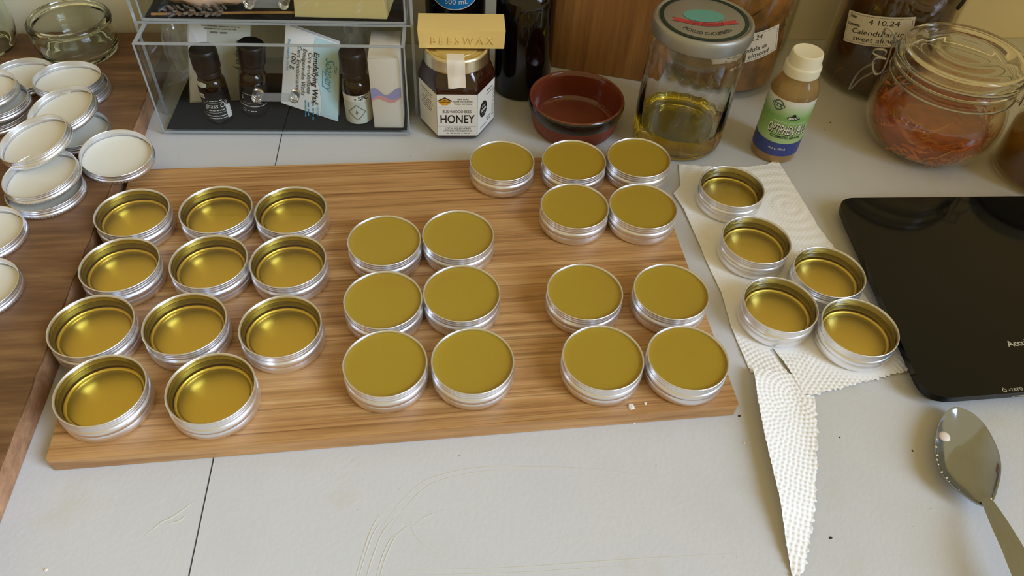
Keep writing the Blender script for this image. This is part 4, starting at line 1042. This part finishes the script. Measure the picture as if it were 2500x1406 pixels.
obj('infusion', lathe([(0, .0038)] + [(rcj(z) - .0004, z) for z in (.004, .0085, .013, .017, .022, .0275, .033, .038, .043, .048, .053, .0575, .062)] + [(0, .062)], 72), M_infusion, cj, 'cloudy orange liquid')
obj('petal_mass', lathe([(0, .0045)] + [(rcj(z) * .90, z) for z in (.005, .010, .016, .022, .028)] + [(.045, .034), (.02, .037), (0, .036)], 48), plain('petal_sediment', '#b05a20', .8, var=('#8f4616', 60), bmp=(100, 1)), cj, 'settled petals')['kind'] = 'stuff'
obj('petals', strands(300, (.006, .034), lambda z: rcj(z) * .985, .021, 51, 1.6, 1.1, prefer_edge=.93), M_petal, cj, 'orange petals')['kind'] = 'stuff'
obj('petals', strands(90, (.008, .046), lambda z: rcj(z) * .985, .020, 52, 1.8, 1.0, prefer_edge=.96), M_petalpale, cj, 'paler floating petals')['kind'] = 'stuff'
obj('clip_lid', lathe([(.0560, .0812), (.0640, .0810), (.0655, .0820), (.0658, .0870), (.0645, .0895), (.0632, .0905), (.0640, .0925), (.0638, .0975), (.0620, .1005), (.0590, .1018), (.0550, .1012), (.0510, .1022), (.0440, .1030), (.0400, .1022), (.0330, .1012), (.0285, .1022), (.0240, .1015), (0, .1008), (0, .0975), (.0270, .0980), (.0500, .0985), (.0590, .0965), (.0605, .0900), (.0560, .0870)], 80, closed=True), M_glass, cj, 'ringed glass clip lid')
obj('seal', lathe([(.0575, .0800), (.0632, .0800), (.0636, .0806), (.0632, .0812), (.0575, .0812)], 72, closed=True), clear('rubber_seal', (.85, .84, .78), 1.4, .3, haze=.3, hazecol='#b9b29a'), cj, 'pale rubber seal ring')
wr = .0011
ringpts = lambda r, z: [(r * math.cos(2 * PI * i / 48), r * math.sin(2 * PI * i / 48), z) for i in range(48)]
obj('neck_wire', tube(ringpts(.0652, .0722), wr, 8, True), M_wire, cj)
obj('lid_wire', tube(ringpts(.0662, .0900), wr, 8, True), M_wire, cj)
sh_ = lambda pts, k=1.12: [(p[0] * k, p[1] * k, p[2] / 1.16 - .003) for p in pts]
obj('latch_loop', tube(sh_([(-.0628, .0386, .1191), (-.0642, .0395, .1102), (-.0584, .0359, .1013), (-.0518, .0319, .1021), (-.0532, .0327, .1114)]), wr, 8, True, 4), M_wire, cj)
obj('latch_lever', tube(sh_([(-.0553, .0340, .1163), (-.0538, .0331, .1023), (-.0521, .0320, .0777), (-.0533, .0328, .0677), (-.0575, .0353, .0648), (-.0624, .0384, .0757), (-.0607, .0374, .0830), (-.0536, .0330, .0851)]), wr * 1.1, 8, False, 4), M_wire, cj)
obj('latch_tail', tube(sh_([(-.0600, .0381, .0763), (-.0698, .0429, .0618), (-.0718, .0442, .0358), (-.0659, .0405, .0540), (-.0568, .0355, .0677)]), wr * 1.1, 8, False, 4), M_wire, cj)
obj('latch_coil', tube(sh_([(-.0566, .0348, .0941), (-.0647, .0398, .0916), (-.0649, .0399, .0864), (-.0569, .0350, .0858)]), wr, 8, True, 3), M_wire, cj)
obj('hinge_wire', tube([(.0570, -.0350, .1020), (.0660, -.0405, .1010), (.0690, -.0420, .0960), (.0665, -.0410, .0905)], wr, 8, False, 4), M_wire, cj)
obj('hinge_wire', tube([(.0560, -.0340, .0722), (.0650, -.0400, .0715), (.0740, -.0440, .0740), (.0700, -.0420, .0860), (.0600, -.0370, .0900)], wr, 8, False, 4), M_wire, cj)
obj('hinge_plate', xf(rbox(.070, .0712, -.010, .010, .0720, .0920, .0004, 1), Matrix.Rotation(math.radians(-31.5), 4, 'Z')), M_wire, cj)

# jar cut by the right edge
j4 = empty('amber_jar', 'glass jar of amber oil cut by the right edge behind the scale', 'jar', (.5870, .7060, .0003))
obj('glass', lathe([(0, .002), (.040, .001), (.046, 0), (.0530, .003), (.0560, .010), (.0565, .055), (.0540, .066), (.0480, .073), (.047, .080), (.0455, .080), (.046, .072), (.052, .065), (.0545, .055), (.0540, .011), (.050, .006), (0, .005)], 64), M_jarshell, j4)
obj('oil', lathe([(0, .0055), (.049, .0062), (.0538, .0115), (.0542, .050), (0, .050)], 56), M_honeyamber, j4, 'amber oil')
obj('lid', lathe([(0, .076), (.0485, .076), (.050, .077), (.050, .090), (.0485, .0915), (0, .0915)], 56), M_silverlid, j4)

# ------------------------------------------------------------------ empty glass jars on the slab
ga = empty('glass_jar', 'wide empty clip-top style glass jar at the back of the brown board', 'jar', (-.5240, .7900, ZB + .0002))
obj('glass', lathe([(0, .003), (.034, .002), (.0375, 0), (.0405, .0016), (.0425, .006), (.0445, .020), (.0452, .027), (.0447, .0315), (.0425, .0345), (.0420, .0365), (.0440, .0375), (.0452, .0385), (.0452, .0405), (.0440, .0420), (.0430, .0432), (.0415, .0440), (.0400, .0436), (.0395, .042), (.0398, .035), (.0420, .030), (.0425, .024), (.0415, .017), (.0395, .008), (.0370, .0055), (0, .005)], 80), M_glassgreen, ga)
gb = empty('glass_jar', 'rounded clear glass jar barely in view at the far left back', 'jar', (-.6330, .7830, ZB + .0002))
obj('glass', lathe([(0, .003), (.024, .002), (.028, 0), (.0320, .002), (.0375, .012), (.0400, .026), (.0405, .042), (.0385, .056), (.034, .066), (.031, .071), (.031, .078), (.0295, .078), (.0295, .070), (.0325, .064), (.0368, .055), (.0388, .042), (.0383, .027), (.0360, .014), (.0310, .006), (0, .005)], 64), M_glassgreen, gb)

# ------------------------------------------------------------------ crumbs
def crumb(x, y, z, s, mat, label, seed, fl=.6, grp='wax crumbs'):
    random.seed(seed); v, f = lathe([(0, 0), (s * .8, .0001), (s, s * .3), (s * .7, s * .7), (0, s * .9)], 7)
    v = [(p[0] * random.uniform(.7, 1.3), p[1] * random.uniform(.6, 1.2), max(0, p[2] * random.uniform(.7, 1.2) * fl)) for p in v]
    o = tag(obj('crumb', (v, f), mat, None, smooth=False), label, 'crumb', grp); o.location = (x, y, z); o.rotation_euler = (0, 0, seed)
crumb(.1012, .3478, ZT + .0001, .0030, M_crumb, 'largest pale crumb on the front edge of the bamboo board', 1, .8)
crumb(.1127, .3521, ZT + .0001, .0014, M_crumb, 'small pale crumb just right of the largest crumb on the board', 2)
crumb(.1500, .3555, ZT + .0001, .0010, M_crumb, 'tiny pale crumb under the front right tin on the board edge', 3)
crumb(.0833, .3387, .0001, .0013, M_crumb, 'pale crumb on the worktop touching the board front edge', 4)
crumb(.1050, .3415, .0001, .0010, M_crumb, 'tiny pale crumb on the worktop below the largest crumb', 5)
crumb(-.3023, .1947, .0001, .0016, M_crumb, 'white crumb on the worktop near the front left corner', 6)
crumb(.1921, .3294, .0001, .0013, M_crumb, 'white fleck on the worktop between board corner and towel', 7)
crumb(.3668, .7815, .0001, .0009, M_gap, 'black speck behind the white capped bottle, further back one', 8, .6, 'dark specks')
crumb(.3565, .7664, .0001, .0007, M_gap, 'black speck right of the white capped bottle, nearer one', 9, .6, 'dark specks')
crumb(.2437, .2541, .0001, .0013, M_gap, 'dark speck right of the towel tip', 10, .4, 'dark specks')
crumb(.3276, .3323, .0001, .0009, M_gap, 'dark speck left of the spoon bowl', 11, .4, 'dark specks')
crumb(.2713, .3405, .0001, .0008, M_gap, 'dark speck right of the torn towel strip', 12, .4, 'dark specks')
crumb(.1923, .3549, .0001, .0011, M_gap, 'dark splinter at the front right corner of the bamboo board', 13, .5, 'dark specks')
